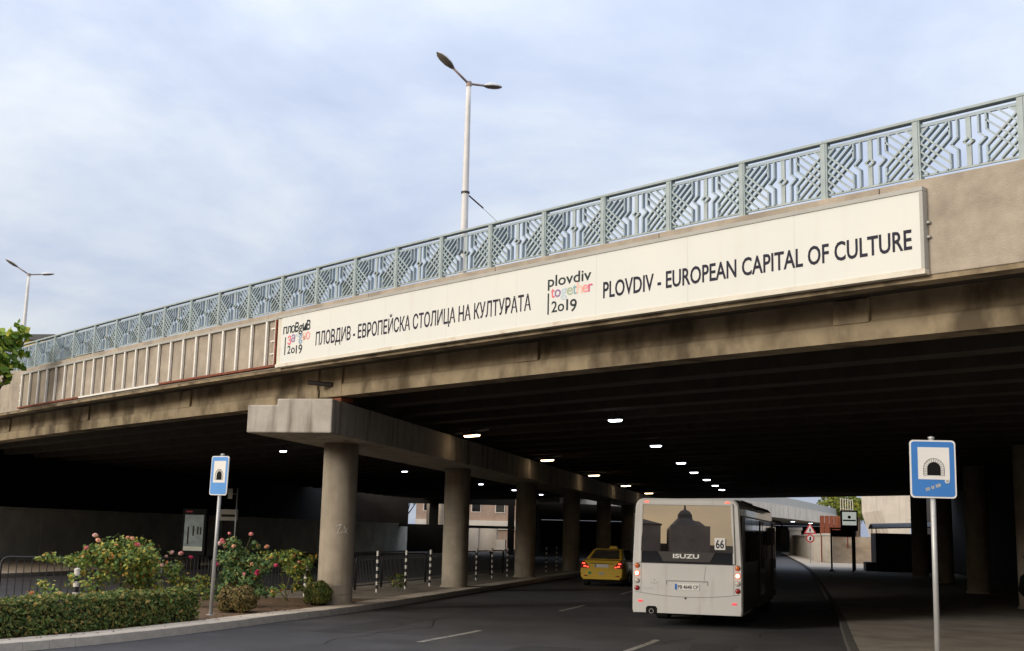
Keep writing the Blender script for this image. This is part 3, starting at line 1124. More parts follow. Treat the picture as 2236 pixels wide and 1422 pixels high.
# ================================================================== lamps on the deck
def street_lamp(base, ztop, label, s=1.0):
    t = thing('street_lamp', label, 'street lamp', base, BROT)
    zt = ztop - base[2]
    m = MB()
    m.path([(0, 0, 0), (0, 0, zt * 0.45), (0, 0, zt * 0.92), (0, 0, zt)], [0.115 * s, 0.105 * s, 0.075 * s, 0.072 * s], 16)
    m.lathe([(0.16 * s, 0), (0.16 * s, 0.05)], 16)
    m.build('pole', 'lamp_pole', t, smooth=True)
    m = MB()
    m.tube((0, 0, zt - 0.02), (0, 0, zt + 0.12), 0.082 * s, n=14)
    m.build('arm_bracket', 'rustarm', t)
    for zz in (zt * 0.38, zt * 0.60):
        m = MB()
        m.tube((0, 0, zz), (0, 0, zz + 0.05), 0.125 * s, n=14)
        m.build('clamp', 'plastic', t)
    for sy, rise in ((-1, 0.40), (1, 0.16)):
        a = Vector((0, 0, zt + 0.06))
        b = Vector((0, sy * 0.62 * s, zt + 0.06 + rise * 0.75))
        m = MB()
        m.tube(a, b, 0.035 * s, n=8)
        m.build('arm', 'rustarm', t, smooth=True)
        d = (b - a).normalized()
        h = MB()
        side = Vector((1, 0, 0))
        up = side.cross(d)
        if up.z < 0:
            up = -up
        prof = [(-0.04, 0.04), (0.05, 0.09), (0.2, 0.145), (0.42, 0.15), (0.58, 0.11), (0.68, 0.03)]
        for part in ('top', 'under'):
            secs = []
            for q, r in prof:
                c = b + d * (q * s)
                ring = []
                for k in range(9):
                    tt = math.pi * k / 8
                    hgt = math.sin(tt) * (0.75 if part == 'top' else -0.45)
                    ring.append(c + side * (math.cos(tt) * r * s) + up * (hgt * r * s))
                secs.append(ring)
            hm = MB()
            hm.loft(secs, closed=False)
            hm.build('lamp_shell' if part == 'top' else 'lamp_lens', 'lamp_top' if part == 'top' else 'lamp_under', t, smooth=True)
    return t


lp1 = street_lamp((-1.43, 33.0, 6.6), 14.72, 'tall double-headed street lamp with rusty arms standing on the overpass deck above the banner')
lp2 = street_lamp((-24.9, 60.0, 6.5), 14.35, 'slim double-headed street lamp on the overpass deck beside the leafy tree')
for (bx, by, zt, q), lab in (((-1.43, 33.0, 14.72, 1.0), 'thin span cable tied to the lamp post over the banner'), ((-24.9, 60, 14.35, 1.0), 'thin span cable tied to the lamp post near the leafy tree')):
    zc = 6.6 + (zt - 6.6) * 0.60
    a = Vector((bx, by, zc))
    b = a + Vector((7.5, 3.0, -5.4))
    t = thing('span_cable', lab, 'cable', a)
    m = MB()
    m.tube((0.1, 0.04, -0.05), (0.52, 0.2, -0.37), 0.022, n=6)
    m.build('turnbuckle', 'plastic', t)
    m = MB()
    pts = []
    for k in range(9):
        f = k / 8
        p = Vector((0.5, 0.2, -0.36)).lerp(b - a, f)
        p.z -= 0.25 * math.sin(math.pi * f)
        pts.append(p)
    m.path(pts, 0.008, 5)
    m.build('wire', 'frame_grey', t)

# ================================================================== lamps under the deck
def tunnel_lamp(loc, mat, label, group, L=0.62, tilt=0.0, bracket=False):
    t = thing('underpass_lamp', label, 'lamp', loc, BROT if not bracket else BROT - 0.12, group)
    m = MB()
    m.slabXZ([(-L / 2, 0.02), (-L / 2 + 0.05, 0.10), (L / 2 - 0.05, 0.10), (L / 2, 0.02)], -0.09, 0.09)
    m.box(-0.03, 0.03, -0.03, 0.03, 0.10, 0.32)
    m.build('housing', 'plastic', t)
    m = MB()
    m.slabXZ([(-L / 2 + 0.01, 0.018), (-L / 2 + 0.06, -0.03), (L / 2 - 0.06, -0.03), (L / 2 - 0.01, 0.018)], -0.06, 0.06)
    m.build('diffuser', mat, t, bevel=0.01)
    if bracket:
        m = MB()
        m.bar((-L / 2 - 0.5, 0, 0.10), (L / 2 + 0.45, 0, 0.14), 0.06, 0.05)
        m.build('bracket', 'galv', t)
    return t


for i in range(6):
    x, y = -1.1 + AX.x * 11.25 * i, 35.1 + AX.y * 11.25 * i
    tunnel_lamp((x, y, 4.70), 'lamp_warm', 'warm lit lamp on a cap beam bracket ' + bay(y), 'warm lamps along the cap beam', 0.74, bracket=True)
for x, y in ((2.6, 29.3), (4.6, 37.4), (6.6, 45.8), (8.1, 52.3), (9.7, 58.6), (11.2, 64.9), (12.5, 70.2)):
    tunnel_lamp((x, y, 4.70), 'lamp_cool', 'white lit lamp under the deck above the bus lane', 'white lamps above the bus lane', 0.42)
for x, y in ((-8.4, 44.5), (-5.0, 57.7), (-1.6, 70.7), (0.4, 79.1), (2.4, 86.8)):
    tunnel_lamp((x, y, 4.70), 'lamp_cool', 'small white lit lamp under the deck above the left carriageway', 'white lamps above the left carriageway', 0.36)


# ================================================================== road signs
def rrect(x0, x1, z0, z1, r, n=5):
    pts = []
    for cx_, cz_, a0 in ((x1 - r, z1 - r, 0), (x0 + r, z1 - r, 90), (x0 + r, z0 + r, 180), (x1 - r, z0 + r, 270)):
        for k in range(n + 1):
            a = R(a0 + 90 * k / n)
            pts.append((cx_ + r * math.cos(a), cz_ + r * math.sin(a)))
    return pts


def tunnel_sign(loc, rotz, zc, w, h, label, blue, sticker, lean=0.0, pole_r=0.032):
    t = thing('tunnel_sign', label, 'road sign', loc, rotz)
    t.rotation_euler = (0, lean, rotz)
    zt = zc + h / 2
    m = MB()
    m.tube((0, 0.035, 0), (0, 0.035, zt + 0.03), pole_r, n=16)
    m.build('pole', 'galv', t, smooth=True)
    m = MB()
    m.lathe([(pole_r + 0.008, zt + 0.025), (pole_r + 0.008, zt + 0.045), (0.01, zt + 0.055)], 14, c=(0, 0.035, 0))
    m.build('pole_cap', 'galv', t)
    if True:
        m = MB()
        m.lathe([(pole_r + 0.05, 0.0), (pole_r + 0.05, 0.012)], 14, c=(0, 0.035, 0))
        m.build('base_plate', 'galv', t)
    pl = MB()
    pl.slabXZ(rrect(-w / 2, w / 2, zc - h / 2, zc + h / 2, 0.05), -0.018, 0.0)
    pl = pl.build('plate', 'sign_white', t)
    m = MB()
    m.slabXZ(rrect(-w / 2 + 0.02, w / 2 - 0.02, zc - h / 2 + 0.02, zc + h / 2 - 0.02, 0.04), -0.021, -0.0185)
    m.build('blue_field', blue, pl)
    wx0, wx1 = -w * 0.325, w * 0.36
    wz0, wz1 = zc - h * 0.18, zc + h * 0.375
    m = MB()
    m.slabXZ([(wx0, wz0), (wx1, wz0), (wx1, wz1), (wx0, wz1)], -0.024, -0.0215)
    m.build('white_panel', 'sign_white', pl)
    # tunnel pictogram: black mouth, ring of voussoirs
    cx_ = (wx0 + wx1) / 2 + 0.0
    r1, r2 = w * 0.145, w * 0.225
    zb = wz0 + h * 0.07
    zs = zb + h * 0.12
    m = MB()
    m.slabXZ([(cx_ - r1, zb), (cx_ + r1, zb)] + [(cx_ + r1 * math.cos(R(a)), zs + r1 * math.sin(R(a))) for a in range(0, 181, 12)], -0.027, -0.0245)
    m.build('tunnel_mouth', 'black', pl)
    m = MB()
    lw = 0.006
    for rr in (r2,):
        pts = [(cx_ - rr, -0.026, zb)] + [(cx_ - rr * math.cos(R(a)), -0.026, zs + rr * math.sin(R(a))) for a in range(0, 181, 15)] + [(cx_ + rr, -0.026, zb)]
        for k in range(len(pts) - 1):
            m.bar(pts[k], pts[k + 1], 0.003, lw, up=(0, 1, 0))
    for a in range(0, 181, 15):
        c, s_ = math.cos(R(a)), math.sin(R(a))
        m.bar((cx_ + r1 * c, -0.026, zs + r1 * s_), (cx_ + r2 * c, -0.026, zs + r2 * s_), 0.003, lw, up=(0, 1, 0))
    for k in range(4):
        z = zb + (zs - zb) * k / 4
        for sg in (-1, 1):
            m.bar((cx_ + sg * r1, -0.026, z), (cx_ + sg * r2, -0.026, z), 0.003, lw, up=(0, 1, 0))
    m.build('arch_stones', 'black', pl)
    if sticker:
        # diagonal strip of worn lettering and a round sticker
        m = MB()
        for k, (a, b) in enumerate(((0.0, 0.055), (0.075, 0.115), (0.135, 0.205))):
            n = 3 if k != 1 else 2
            for q in range(n):
                u0 = a + (b - a) * q / n
                u1 = a + (b - a) * (q + 0.8) / n
                pts = []
                for u, v in ((u0, 0), (u1, 0), (u1, 0.042), (u0, 0.042)):
                    an = R(20)
                    pts.append((-0.09 + u * math.cos(an) - v * math.sin(an), zc - h * 0.385 + u * math.sin(an) + v * math.cos(an)))
                m.slabXZ(pts, -0.0235, -0.0212)
        m.build('worn_lettering', 'frame_grey', pl)
        m = MB()
        m.lathe([(0.030, -0.0285), (0.030, -0.0212)], 16, axis='y', c=(w * 0.30, 0, zc - h * 0.205))
        m.lathe([(0.020, -0.030), (0.020, -0.0287)], 14, axis='y', c=(w * 0.30, 0, zc - h * 0.205), mi=1)
        m.build('round_sticker', ['sign_white', 'frame_grey'], pl)
    for zz in (zc - h * 0.3, zc + h * 0.3):
        m = MB()
        m.box(-pole_r - 0.015, pole_r + 0.015, 0.001, 0.035 + pole_r + 0.008, zz - 0.015, zz + 0.015)
        m.build('clamp', 'galv', t)
    return t


tunnel_sign((5.585, 15.8, 0.115), R(-8), 2.755, 0.585, 0.76, 'blue tunnel road sign with a sticker on its pole on the right pavement', 'sign_blue', True, R(0.35), 0.036)
tunnel_sign((-5.98, 24.75, 0.128), R(-38), 2.80, 0.55, 0.80, 'paler blue tunnel road sign standing at the end of the clipped hedge', 'sign_blue2', False, R(1.0), 0.038)


# ================================================================== bus
def bus():
    hd = R(16.5)
    t = thing('city_bus', 'white city bus seen from behind with lit brake lamps and number 66', 'bus', (3.87, 26.0, 0), -hd)
    W, Lb = 1.175, 10.2

    def sec(y, w, z0, z1, rt=0.20, tp=0.085):
        pts = []
        pts += [(w - 0.02, y, z0), (w, y, z0 + 0.06), (w, y, 1.35), (w - tp * 0.65, y, z1 - rt)]
        for k in range(1, 5):
            a = R(90 * k / 4)
            pts.append((w - tp * 0.65 - rt * 0.9 + rt * 0.9 * math.cos(a), y, z1 - rt + rt * math.sin(a)))
        return pts + [(-x, yy, z) for x, yy, z in reversed(pts)]
    m = MB()
    secs = [sec(0.0, W - 0.03, 0.30, 2.69, 0.17), sec(0.035, W, 0.29, 2.73, 0.20), sec(1.5, W, 0.29, 2.75, 0.2), sec(Lb - 1.0, W, 0.29, 2.76, 0.2),
            sec(Lb - 0.25, W - 0.03, 0.29, 2.70, 0.25), sec(Lb, W - 0.14, 0.34, 2.55, 0.3)]
    m.loft(secs)
    m.build('body', 'bus_white', t)
    # roof unit
    m = MB()
    m.slabXZ(rrect(-0.85, 0.85, 2.70, 2.83, 0.05), 3.4, 6.4)
    m.build('roof_unit', 'bus_white', t, bevel=0.03)
    # rear window with mirrored film, leaning forwards at the top
    gl = MB()
    poly = [(-0.985, 1.60), (0.985, 1.60), (0.955, 2.585), (-0.955, 2.585)]
    n = len(poly)

    def gy(z):
        return -0.052 + (z - 1.36) * math.tan(R(2.0))
    gl.add([(x, gy(z), z) for x, z in poly] + [(x, 0.03, z) for x, z in poly], [(0, 1, 2, 3), (7, 6, 5, 4), (0, 4, 5, 1), (1, 5, 6, 2), (2, 6, 7, 3), (3, 7, 4, 0)])
    gl = gl.build('rear_window', 'mirror_glass', t)
    m = MB()
    for p, q in (((-1.0, 1.36), (-1.0, 2.60)), ((1.0, 1.36), (1.0, 2.60))):
        m.bar((p[0], -0.012, p[1]), (q[0] * 0.968, -0.002, q[1]), 0.05, 0.05, up=(1, 0, 0))
    m.bar((-0.985, -0.006, 2.612), (0.985, -0.006, 2.612), 0.05, 0.05)
    m.build('window_frame', 'bus_white', t, bevel=0.01)
    m = MB()
    m.slabXZ([(-0.985, 1.355), (0.985, 1.355), (0.985, 1.598), (-0.985, 1.598)], -0.035, 0.03)
    m.build('lower_glass_band', 'glass', t)
    m = MB()
    m.slabXZ([(-0.50, 1.385), (0.50, 1.385), (0.62, 1.60), (-0.62, 1.60)], -0.056, -0.0355)
    pan = m.build('name_panel', 'plastic', t, bevel=0.006)
    m = MB()
    vs, fs = text_fit('ISUZU', -0.29, 0.27, 1.465, 1.555, -0.0585, 0.03)
    m.add(vs, fs)
    m.build('lettering', 'sign_white', pan, recalc=False)
    # route number card behind the glass corner
    m = MB()
    m.slabXZ([(0.60, 1.66), (0.825, 1.66), (0.825, 1.91), (0.60, 1.91)], -0.058, -0.0545)
    card = m.build('route_card', 'sign_white', t)
    m = MB()
    vs, fs = text_fit('66', 0.625, 0.80, 1.695, 1.875, -0.0600, 0.02)
    m.add(vs, fs)
    m.build('route_number', 'ink', card, recalc=False)
    # lower panel seams
    m = MB()
    pts = []
    for k in range(25):
        x = -1.12 + 2.24 * k / 24
        pts.append((x, -0.0025 if abs(x) < 1.11 else 0.004, 0.735 - 0.085 * (1 - (x / 1.12) ** 2)))
    for k in range(24):
        m.bar(pts[k], pts[k + 1], 0.008, 0.014, up=(0, 0, 1))
    for x in (-0.99, 0.99):
        m.bar((x, -0.002, 0.72), (x, -0.002, 1.352), 0.008, 0.008, up=(1, 0, 0))
    m.bar((-1.10, -0.002, 1.345), (1.10, -0.002, 1.345), 0.008, 0.01)
    m.build('panel_seam', 'seam', t)
    # engine hatch crease
    m = MB()
    m.bar((0.40, -0.002, 1.30), (0.36, -0.002, 0.95), 0.006, 0.006, up=(1, 0, 0))
    m.build('hatch_crease', 'seam', t)
    # lamps
    for sx in (-1, 1):
        for z, nm, mt in ((1.285, 'indicator_lamp', 'orange'), (1.125, 'brake_lamp', 'red_lit'), (0.965, 'reversing_lamp', 'clear'), (0.81, 'rear_lamp', 'red')):
            m = MB()
            m.lathe([(0.052, 0.0), (0.052, -0.012), (0.044, -0.024), (0.02, -0.030)], 18, axis='y', c=(sx * 1.075, -0.001, z))
            lo = m.build(nm, mt, t, smooth=True)
            if nm == 'brake_lamp':
                m = MB()
                m.lathe([(0.040, -0.0205), (0.036, -0.034), (0.01, -0.040)], 14, axis='y', c=(sx * 1.075, -0.001, z))
                m.build('lit_core', 'brake_lit', lo, smooth=True)
            m = MB()
            m.lathe([(0.060, 0.002), (0.060, -0.006), (0.053, -0.006)], 18, axis='y', c=(sx * 1.075, -0.001, z))
            m.build('lamp_bezel', 'seam', lo)
        m = MB()
        m.slabXZ(rrect(sx * 0.87 - 0.04, sx * 0.87 + 0.04, 2.637, 2.668, 0.012), -0.012, 0.02)
        m.build('roof_marker_lamp', 'red_lit', t)
        m = MB()
        m.slabXZ(rrect(sx * 1.0 - 0.05, sx * 1.0 + 0.05, 0.52, 0.56, 0.012), -0.010, 0.02)
        m.build('reflector', 'pink', t)
    # number plate and its recess
    m = MB()
    m.bar((-0.44, -0.006, 0.985), (0.44, -0.006, 0.985), 0.02, 0.018)
    for x in (-0.44, 0.44):
        m.bar((x, -0.006, 0.985), (x, -0.006, 0.90), 0.01, 0.012, up=(1, 0, 0))
    m.build('plate_recess', 'seam', t)
    m = MB()
    m.slabXZ([(-0.26, 0.80), (0.26, 0.80), (0.26, 0.925), (-0.26, 0.925)], -0.014, 0.0)
    pl = m.build('number_plate', 'sign_white', t)
    m = MB()
    m.slabXZ([(-0.258, 0.802), (-0.205, 0.802), (-0.205, 0.923), (-0.258, 0.923)], -0.016, -0.0142)
    m.build('blue_strip', 'plate_blue', pl)
    m = MB()
    vs, fs = text_fit('PB 4648 CP', -0.19, 0.245, 0.825, 0.90, -0.0158, 0.02)
    m.add(vs, fs)
    m.build('plate_lettering', 'ink', pl, recalc=False)
    # badge and lettering on the left of the hatch
    m = MB()
    for x, z in ((-0.70, 0.985), (-0.755, 0.93), (-0.70, 0.915), (-0.645, 0.935)):
        m.slabXZ([(x - 0.022, z), (x, z - 0.022), (x + 0.022, z), (x, z + 0.022)], -0.0045, -0.001)
    m.build('badge', 'frame_grey', t)
    m = MB()
    vs, fs = text_fit('isuzu', -0.93, -0.72, 0.795, 0.835, -0.003, 0.0)
    m.add(vs, fs)
    m.build('badge_lettering', 'frame_grey', t, recalc=False)
    m = MB()
    m.lathe([(0.022, 0.0), (0.022, -0.008)], 10, axis='y', c=(-0.03, -0.001, 0.625))
    m.build('hatch_lock', 'plastic', t)
    # exhaust cut-out
    m = MB()
    m.slabXZ([(-0.88, 0.284), (-0.64, 0.284), (-0.64, 0.40), (-0.68, 0.44), (-0.84, 0.44), (-0.88, 0.40)], -0.006, 0.05)
    m.build('exhaust_notch', 'black', t)
    m = MB()
    m.lathe([(0.05, 0.05), (0.05, -0.03), (0.042, -0.03), (0.042, 0.0)], 14, axis='y', c=(-0.76, 0, 0.335))
    m.build('exhaust_pipe', 'galv', t)
    # underside, wheels
    m = MB()
    m.box(-1.1, 1.1, 0.4, Lb - 0.3, 0.25, 0.32)
    m.build('underframe', 'black', t)
    for y in (2.9, Lb - 2.3):
        for sx in (-1, 1):
            m = MB()
            x0, x1 = (sx * 0.80, sx * 1.13)
            m.lathe([(0.30, x0), (0.43, x0), (0.46, x0 + sx * 0.04), (0.46, x1 - sx * 0.04), (0.43, x1), (0.26, x1)], 26, axis='x', c=(0, y, 0.46))
            w = m.build('wheel', 'tyre', t, smooth=False)
            m = MB()
            m.lathe([(0.25, x1 - sx * 0.02), (0.22, x1 - sx * 0.06), (0.08, x1 - sx * 0.03), (0.06, x1 + sx * 0.01)], 20, axis='x', c=(0, y, 0.46))
            m.build('rim', 'galv', w)
            ar = MB()
            pts = [(y + 0.56 * math.cos(R(a)), 0.46 + 0.56 * math.sin(R(a))) for a in range(-15, 196, 15)]
            n = len(pts)
            ar.add([(sx * 1.178, a, b) for a, b in pts] + [(sx * 1.10, a, b) for a, b in pts], [tuple(range(n)), tuple(reversed(range(n, 2 * n)))] + [(i, (i + 1) % n, n + (i + 1) % n, n + i) for i in range(n)])
            ar.build('wheel_arch', 'black', t)
    # dark sheets over the sides: their lack of light put into the colour
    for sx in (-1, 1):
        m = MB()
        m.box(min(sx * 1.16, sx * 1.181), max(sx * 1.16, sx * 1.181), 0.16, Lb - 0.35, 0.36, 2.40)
        m.build('shade_panel', 'bus_side', t)
    # side glazing, door leaves, skirt
    for sx in (-1, 1):
        m = MB()
        xa = sx * (W + 0.012)
        for k in range(6):
            y0, y1 = 0.55 + k * 1.5, 0.55 + k * 1.5 + 1.44
            if k == 5:
                y1 = Lb - 0.55
            m2 = MB()
            vs = [(xa, y0, 1.40), (xa, y1, 1.40), (xa, y1, 2.36), (xa, y0, 2.36)]
            nn = Vector((sx * 0.02, 0, 0))
            m2.add(vs + [Vector(v) - nn for v in vs], [(0, 1, 2, 3), (7, 6, 5, 4), (0, 4, 5, 1), (1, 5, 6, 2), (2, 6, 7, 3), (3, 7, 4, 0)])
            m2.build('side_window', 'glass', t)
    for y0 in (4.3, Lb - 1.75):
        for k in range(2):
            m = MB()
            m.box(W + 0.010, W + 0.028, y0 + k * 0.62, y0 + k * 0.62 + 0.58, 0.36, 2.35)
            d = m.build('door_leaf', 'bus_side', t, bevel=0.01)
            m = MB()
            m.box(W + 0.029, W + 0.034, y0 + k * 0.62 + 0.07, y0 + k * 0.62 + 0.51, 0.55, 2.25)
            m.build('door_glass', 'glass', d)
    m = MB()
    m.path([(W - 0.1, Lb - 0.1, 2.45), (W + 0.12, Lb + 0.12, 2.42), (W + 0.22, Lb + 0.15, 2.2)], 0.02, 8)
    mi_ = m.build('mirror_arm', 'plastic', t)
    m = MB()
    m.box(W + 0.10, W + 0.34, Lb + 0.08, Lb + 0.20, 1.75, 2.25)
    m.build('wing_mirror', 'plastic', mi_, bevel=0.03)
    # front screen and bumper
    m = MB()
    m.slabXZ([(-0.95, 1.2), (0.95, 1.2), (0.88, 2.35), (-0.88, 2.35)], Lb - 0.02, Lb + 0.01)
    m.build('windscreen', 'glass', t)
    return t


bus()


# ================================================================== taxi
def taxi():
    t = thing('taxi_car', 'yellow taxi saloon with red tail lamps lit driving beside the bus', 'car', (3.62, 46.0, 0), R(-17))

    def sec(y, w, zb, zs, zt, wt):
        pts = [(w * 0.86, y, zb), (w * 0.98, y, zb + 0.10), (w, y, zb + 0.28), (w * 0.985, y, zs), (wt, y, zt)]
        return pts + [(-a, b, c) for a, b, c in reversed(pts)]
    m = MB()
    st_ = [(0.0, 0.78, 0.27, 0.78, 0.86, 0.68), (0.06, 0.83, 0.25, 0.86, 0.965, 0.70), (0.30, 0.875, 0.22, 0.90, 1.0, 0.74), (0.75, 0.885, 0.20, 0.91, 1.0, 0.76), (2.2, 0.89, 0.20, 0.90, 0.98, 0.78), (3.2, 0.885, 0.20, 0.88, 0.97, 0.76),
           (4.0, 0.86, 0.22, 0.78, 0.86, 0.70), (4.35, 0.80, 0.25, 0.66, 0.74, 0.62), (4.50, 0.66, 0.30, 0.58, 0.64, 0.52)]
    m.loft([sec(*s) for s in st_])
    m.build('body', 'taxi', t, bevel=0.03, smooth=False)
    # greenhouse
    low = [(-0.74, 0.42), (0.74, 0.42), (0.76, 3.25), (-0.76, 3.25)]
    top = [(-0.55, 1.10), (0.55, 1.10), (0.57, 2.45), (-0.57, 2.45)]
    z0, z1 = 0.985, 1.40
    m = MB()
    m.add([(x, y, z0) for x, y in low] + [(x, y, z1) for x, y in top], [(3, 2, 1, 0), (4, 5, 6, 7), (0, 1, 5, 4), (1, 2, 6, 5), (2, 3, 7, 6), (3, 0, 4, 7)])
    m.build('cabin', 'taxi', t, bevel=0.06)

    def pane(i, name, ins=(0.10, 0.10, 0.09, 0.12)):
        a, b = Vector((*low[i], z0)), Vector((*low[(i + 1) % 4], z0))
        d, c = Vector((*top[i], z1)), Vector((*top[(i + 1) % 4], z1))
        nrm = (b - a).cross(d - a).normalized()
        q = []
        for u, v in ((ins[0], ins[2]), (1 - ins[1], ins[2]), (1 - ins[1], 1 - ins[3]), (ins[0], 1 - ins[3])):
            q.append(a.lerp(b, u).lerp(d.lerp(c, u), v))
        m = MB()
        m.add([p + nrm * 0.006 for p in q] + [p - nrm * 0.02 for p in q], [(0, 1, 2, 3), (7, 6, 5, 4), (0, 4, 5, 1), (1, 5, 6, 2), (2, 6, 7, 3), (3, 7, 4, 0)])
        return m.build(name, 'taxi_glass', t)
    M['taxi_glass'] = pm('taxi_rear_glass', (0.10, 0.09, 0.07), 0.1, var=0.3, scale=3, spec=0.8)
    pane(0, 'rear_window')
    pane(1, 'side_window', (0.16, 0.12, 0.06, 0.10))
    pane(2, 'windscreen')
    pane(3, 'side_window', (0.12, 0.16, 0.06, 0.10))
    # roof sign
    m = MB()
    m.slabXZ([(-0.05, 1.39), (0.29, 1.39), (0.25, 1.51), (-0.01, 1.51)], 1.50, 1.66)
    rs = m.build('roof_sign', 'taxi', t, bevel=0.015)
    # rear details
    m = MB()
    m.bar((-0.46, -0.004, 0.865), (0.46, -0.004, 0.845), 0.02, 0.022)
    m.build('boot_trim', 'plastic', t)
    for sx in (-1, 1):
        m = MB()
        poly = [(0.81, 0.68), (0.81, 0.90), (0.70, 0.95), (0.60, 0.86), (0.45, 0.74), (0.50, 0.68)]
        m.slabXZ([(sx * x, z) for x, z in (poly if sx > 0 else poly)], -0.012, 0.14)
        lo = m.build('tail_lamp', 'red', t, bevel=0.01)
        for x0, x1, za, zb in ((0.64, 0.75, 0.83, 0.875), (0.60, 0.70, 0.725, 0.775), (0.50, 0.58, 0.705, 0.745)):
            m = MB()
            m.slabXZ(rrect(min(sx * x0, sx * x1), max(sx * x0, sx * x1), za, zb, 0.018), -0.018, -0.0125)
            m.build('lit_lens', 'red_lit', lo)
        m = MB()
        m.slabXZ(rrect(sx * 0.62 - 0.07, sx * 0.62 + 0.07, 0.375, 0.415, 0.015), -0.008, 0.1)
        m.build('reflector', 'red', t)
    m = MB()
    m.slabXZ([(-0.26, 0.715), (0.26, 0.715), (0.26, 0.825), (-0.26, 0.825)], -0.014, 0.02)
    pl = m.build('number_plate', 'sign_white', t)
    m = MB()
    m.slabXZ([(-0.258, 0.717), (-0.205, 0.717), (-0.205, 0.823), (-0.258, 0.823)], -0.0165, -0.0145)
    m.build('blue_strip', 'plate_blue', pl)
    m = MB()
    m.lathe([(0.06, -0.006), (0.06, 0.04)], 14, axis='y', c=(-0.46, 0, 0.50))
    m.build('green_sticker', 'green_sticker', t)
    m = MB()
    m.slabXZ(rrect(-0.11, 0.09, 0.44, 0.53, 0.02), -0.005, 0.04)
    m.build('badge', 'clear', t)
    m = MB()
    m.box(-0.72, 0.72, 0.2, 4.2, 0.15, 0.24)
    m.build('underbody', 'black', t)
    for y in (0.95, 3.6):
        for sx in (-1, 1):
            m = MB()
            x0, x1 = sx * 0.68, sx * 0.885
            m.lathe([(0.20, x0), (0.30, x0), (0.315, x0 + sx * 0.02), (0.315, x1 - sx * 0.02), (0.30, x1), (0.2, x1)], 22, axis='x', c=(0, y, 0.315))
            w = m.build('wheel', 'tyre', t)
            m = MB()
            m.lathe([(0.20, x1 - sx * 0.03), (0.12, x1 + sx * 0.004), (0.04, x1 + sx * 0.008)], 16, axis='x', c=(0, y, 0.315))
            m.build('rim', 'galv', w)
    for sx in (-1, 1):
        m = MB()
        m.lathe([(0.09, -0.06), (0.1, 0), (0.06, 0.06)], 12, axis='y', c=(sx * 0.97, 2.75, 1.02))
        m.build('wing_mirror', 'taxi', t)
        for y in (1.45, 2.35):
            m = MB()
            m.box(sx * 0.885 - 0.01, sx * 0.885 + 0.015, y, y + 0.18, 0.80, 0.83)
            m.build('door_handle', 'plastic', t)
    return t


taxi()


# ================================================================== vegetation
def leaf_shape(rng, c, size, nrm, elong=1.5, fold=0.25):
    """six-sided folded leaf"""
    nrm = Vector(nrm)
    if nrm.length < 1e-4:
        nrm = Vector((0, 0, 1))
    nrm.normalize()
    t = nrm.cross(Vector((rng.uniform(-1, 1), rng.uniform(-1, 1), rng.uniform(-1, 1))))
    if t.length < 1e-4:
        t = nrm.orthogonal()
    t.normalize()
    b = nrm.cross(t)
    c = Vector(c)
    L, W = size * elong / 2, size / 2
    vs = [c - t * L, c - t * L * 0.2 + b * W - nrm * W * fold, c + t * L * 0.45 + b * W * 0.7 - nrm * W * fold, c + t * L,
          c + t * L * 0.45 - b * W * 0.7 - nrm * W * fold, c - t * L * 0.2 - b * W - nrm * W * fold]
    return vs, [(0, 1, 2, 3), (0, 3, 4, 5)]


def leaf_blob(mb, rng, c, rad, n, size, shell=0.5, up=0.35, elong=1.5, clump=None):
    """leaves in an ellipsoid, denser near its skin, gathered in clumps"""
    c = Vector(c)
    cl = []
    if clump:
        for _ in range(clump):
            d = Vector((rng.gauss(0, 1), rng.gauss(0, 1), rng.gauss(0, 1))).normalized()
            cl.append(d * rng.uniform(0.6, 1.02))
    for _ in range(n):
        if cl and rng.random() < 0.75:
            d0 = rng.choice(cl)
            p = d0 + Vector((rng.gauss(0, 0.16), rng.gauss(0, 0.16), rng.gauss(0, 0.13)))
        else:
            d = Vector((rng.gauss(0, 1), rng.gauss(0, 1), rng.gauss(0, 1))).normalized()
            p = d * (shell + (1 - shell) * rng.random()) * rng.uniform(0.85, 1.08)
        nr = p.normalized() * 0.8 + Vector((rng.uniform(-1, 1), rng.uniform(-1, 1), rng.uniform(-1, 1) + up))
        q = Vector((c.x + p.x * rad[0], c.y + p.y * rad[1], c.z + p.z * rad[2]))
        if q.z < 0.15:
            continue
        mb.add(*leaf_shape(rng, q, size * rng.uniform(0.65, 1.25), nr, elong))


def bloom_mesh(mat):
    m = MB()
    for k, (r, h, z) in enumerate(((0.050, 0.045, 0.0), (0.038, 0.055, 0.006), (0.024, 0.058, 0.012))):
        np_ = 5
        for q in range(np_):
            a = 2 * math.pi * (q + 0.5 * k) / np_
            d = Vector((math.cos(a), math.sin(a), 0))
            s = Vector((-d.y, d.x, 0))
            b0 = Vector((0, 0, z - 0.015))
            m.add([b0, b0 + d * r * 0.7 - s * r * 0.55 + Vector((0, 0, h * 0.45)), b0 + d * r * 1.0 - s * r * 0.4 + Vector((0, 0, h)),
                   b0 + d * r * 1.08 + s * r * 0.4 + Vector((0, 0, h)), b0 + d * r * 0.7 + s * r * 0.55 + Vector((0, 0, h * 0.45))], [(0, 1, 2, 3, 4)])
    return m.mesh('bloom', mat)


BLOOM = {k: bloom_mesh('petal_' + k) for k in ('pink', 'peach', 'pale', 'red')}


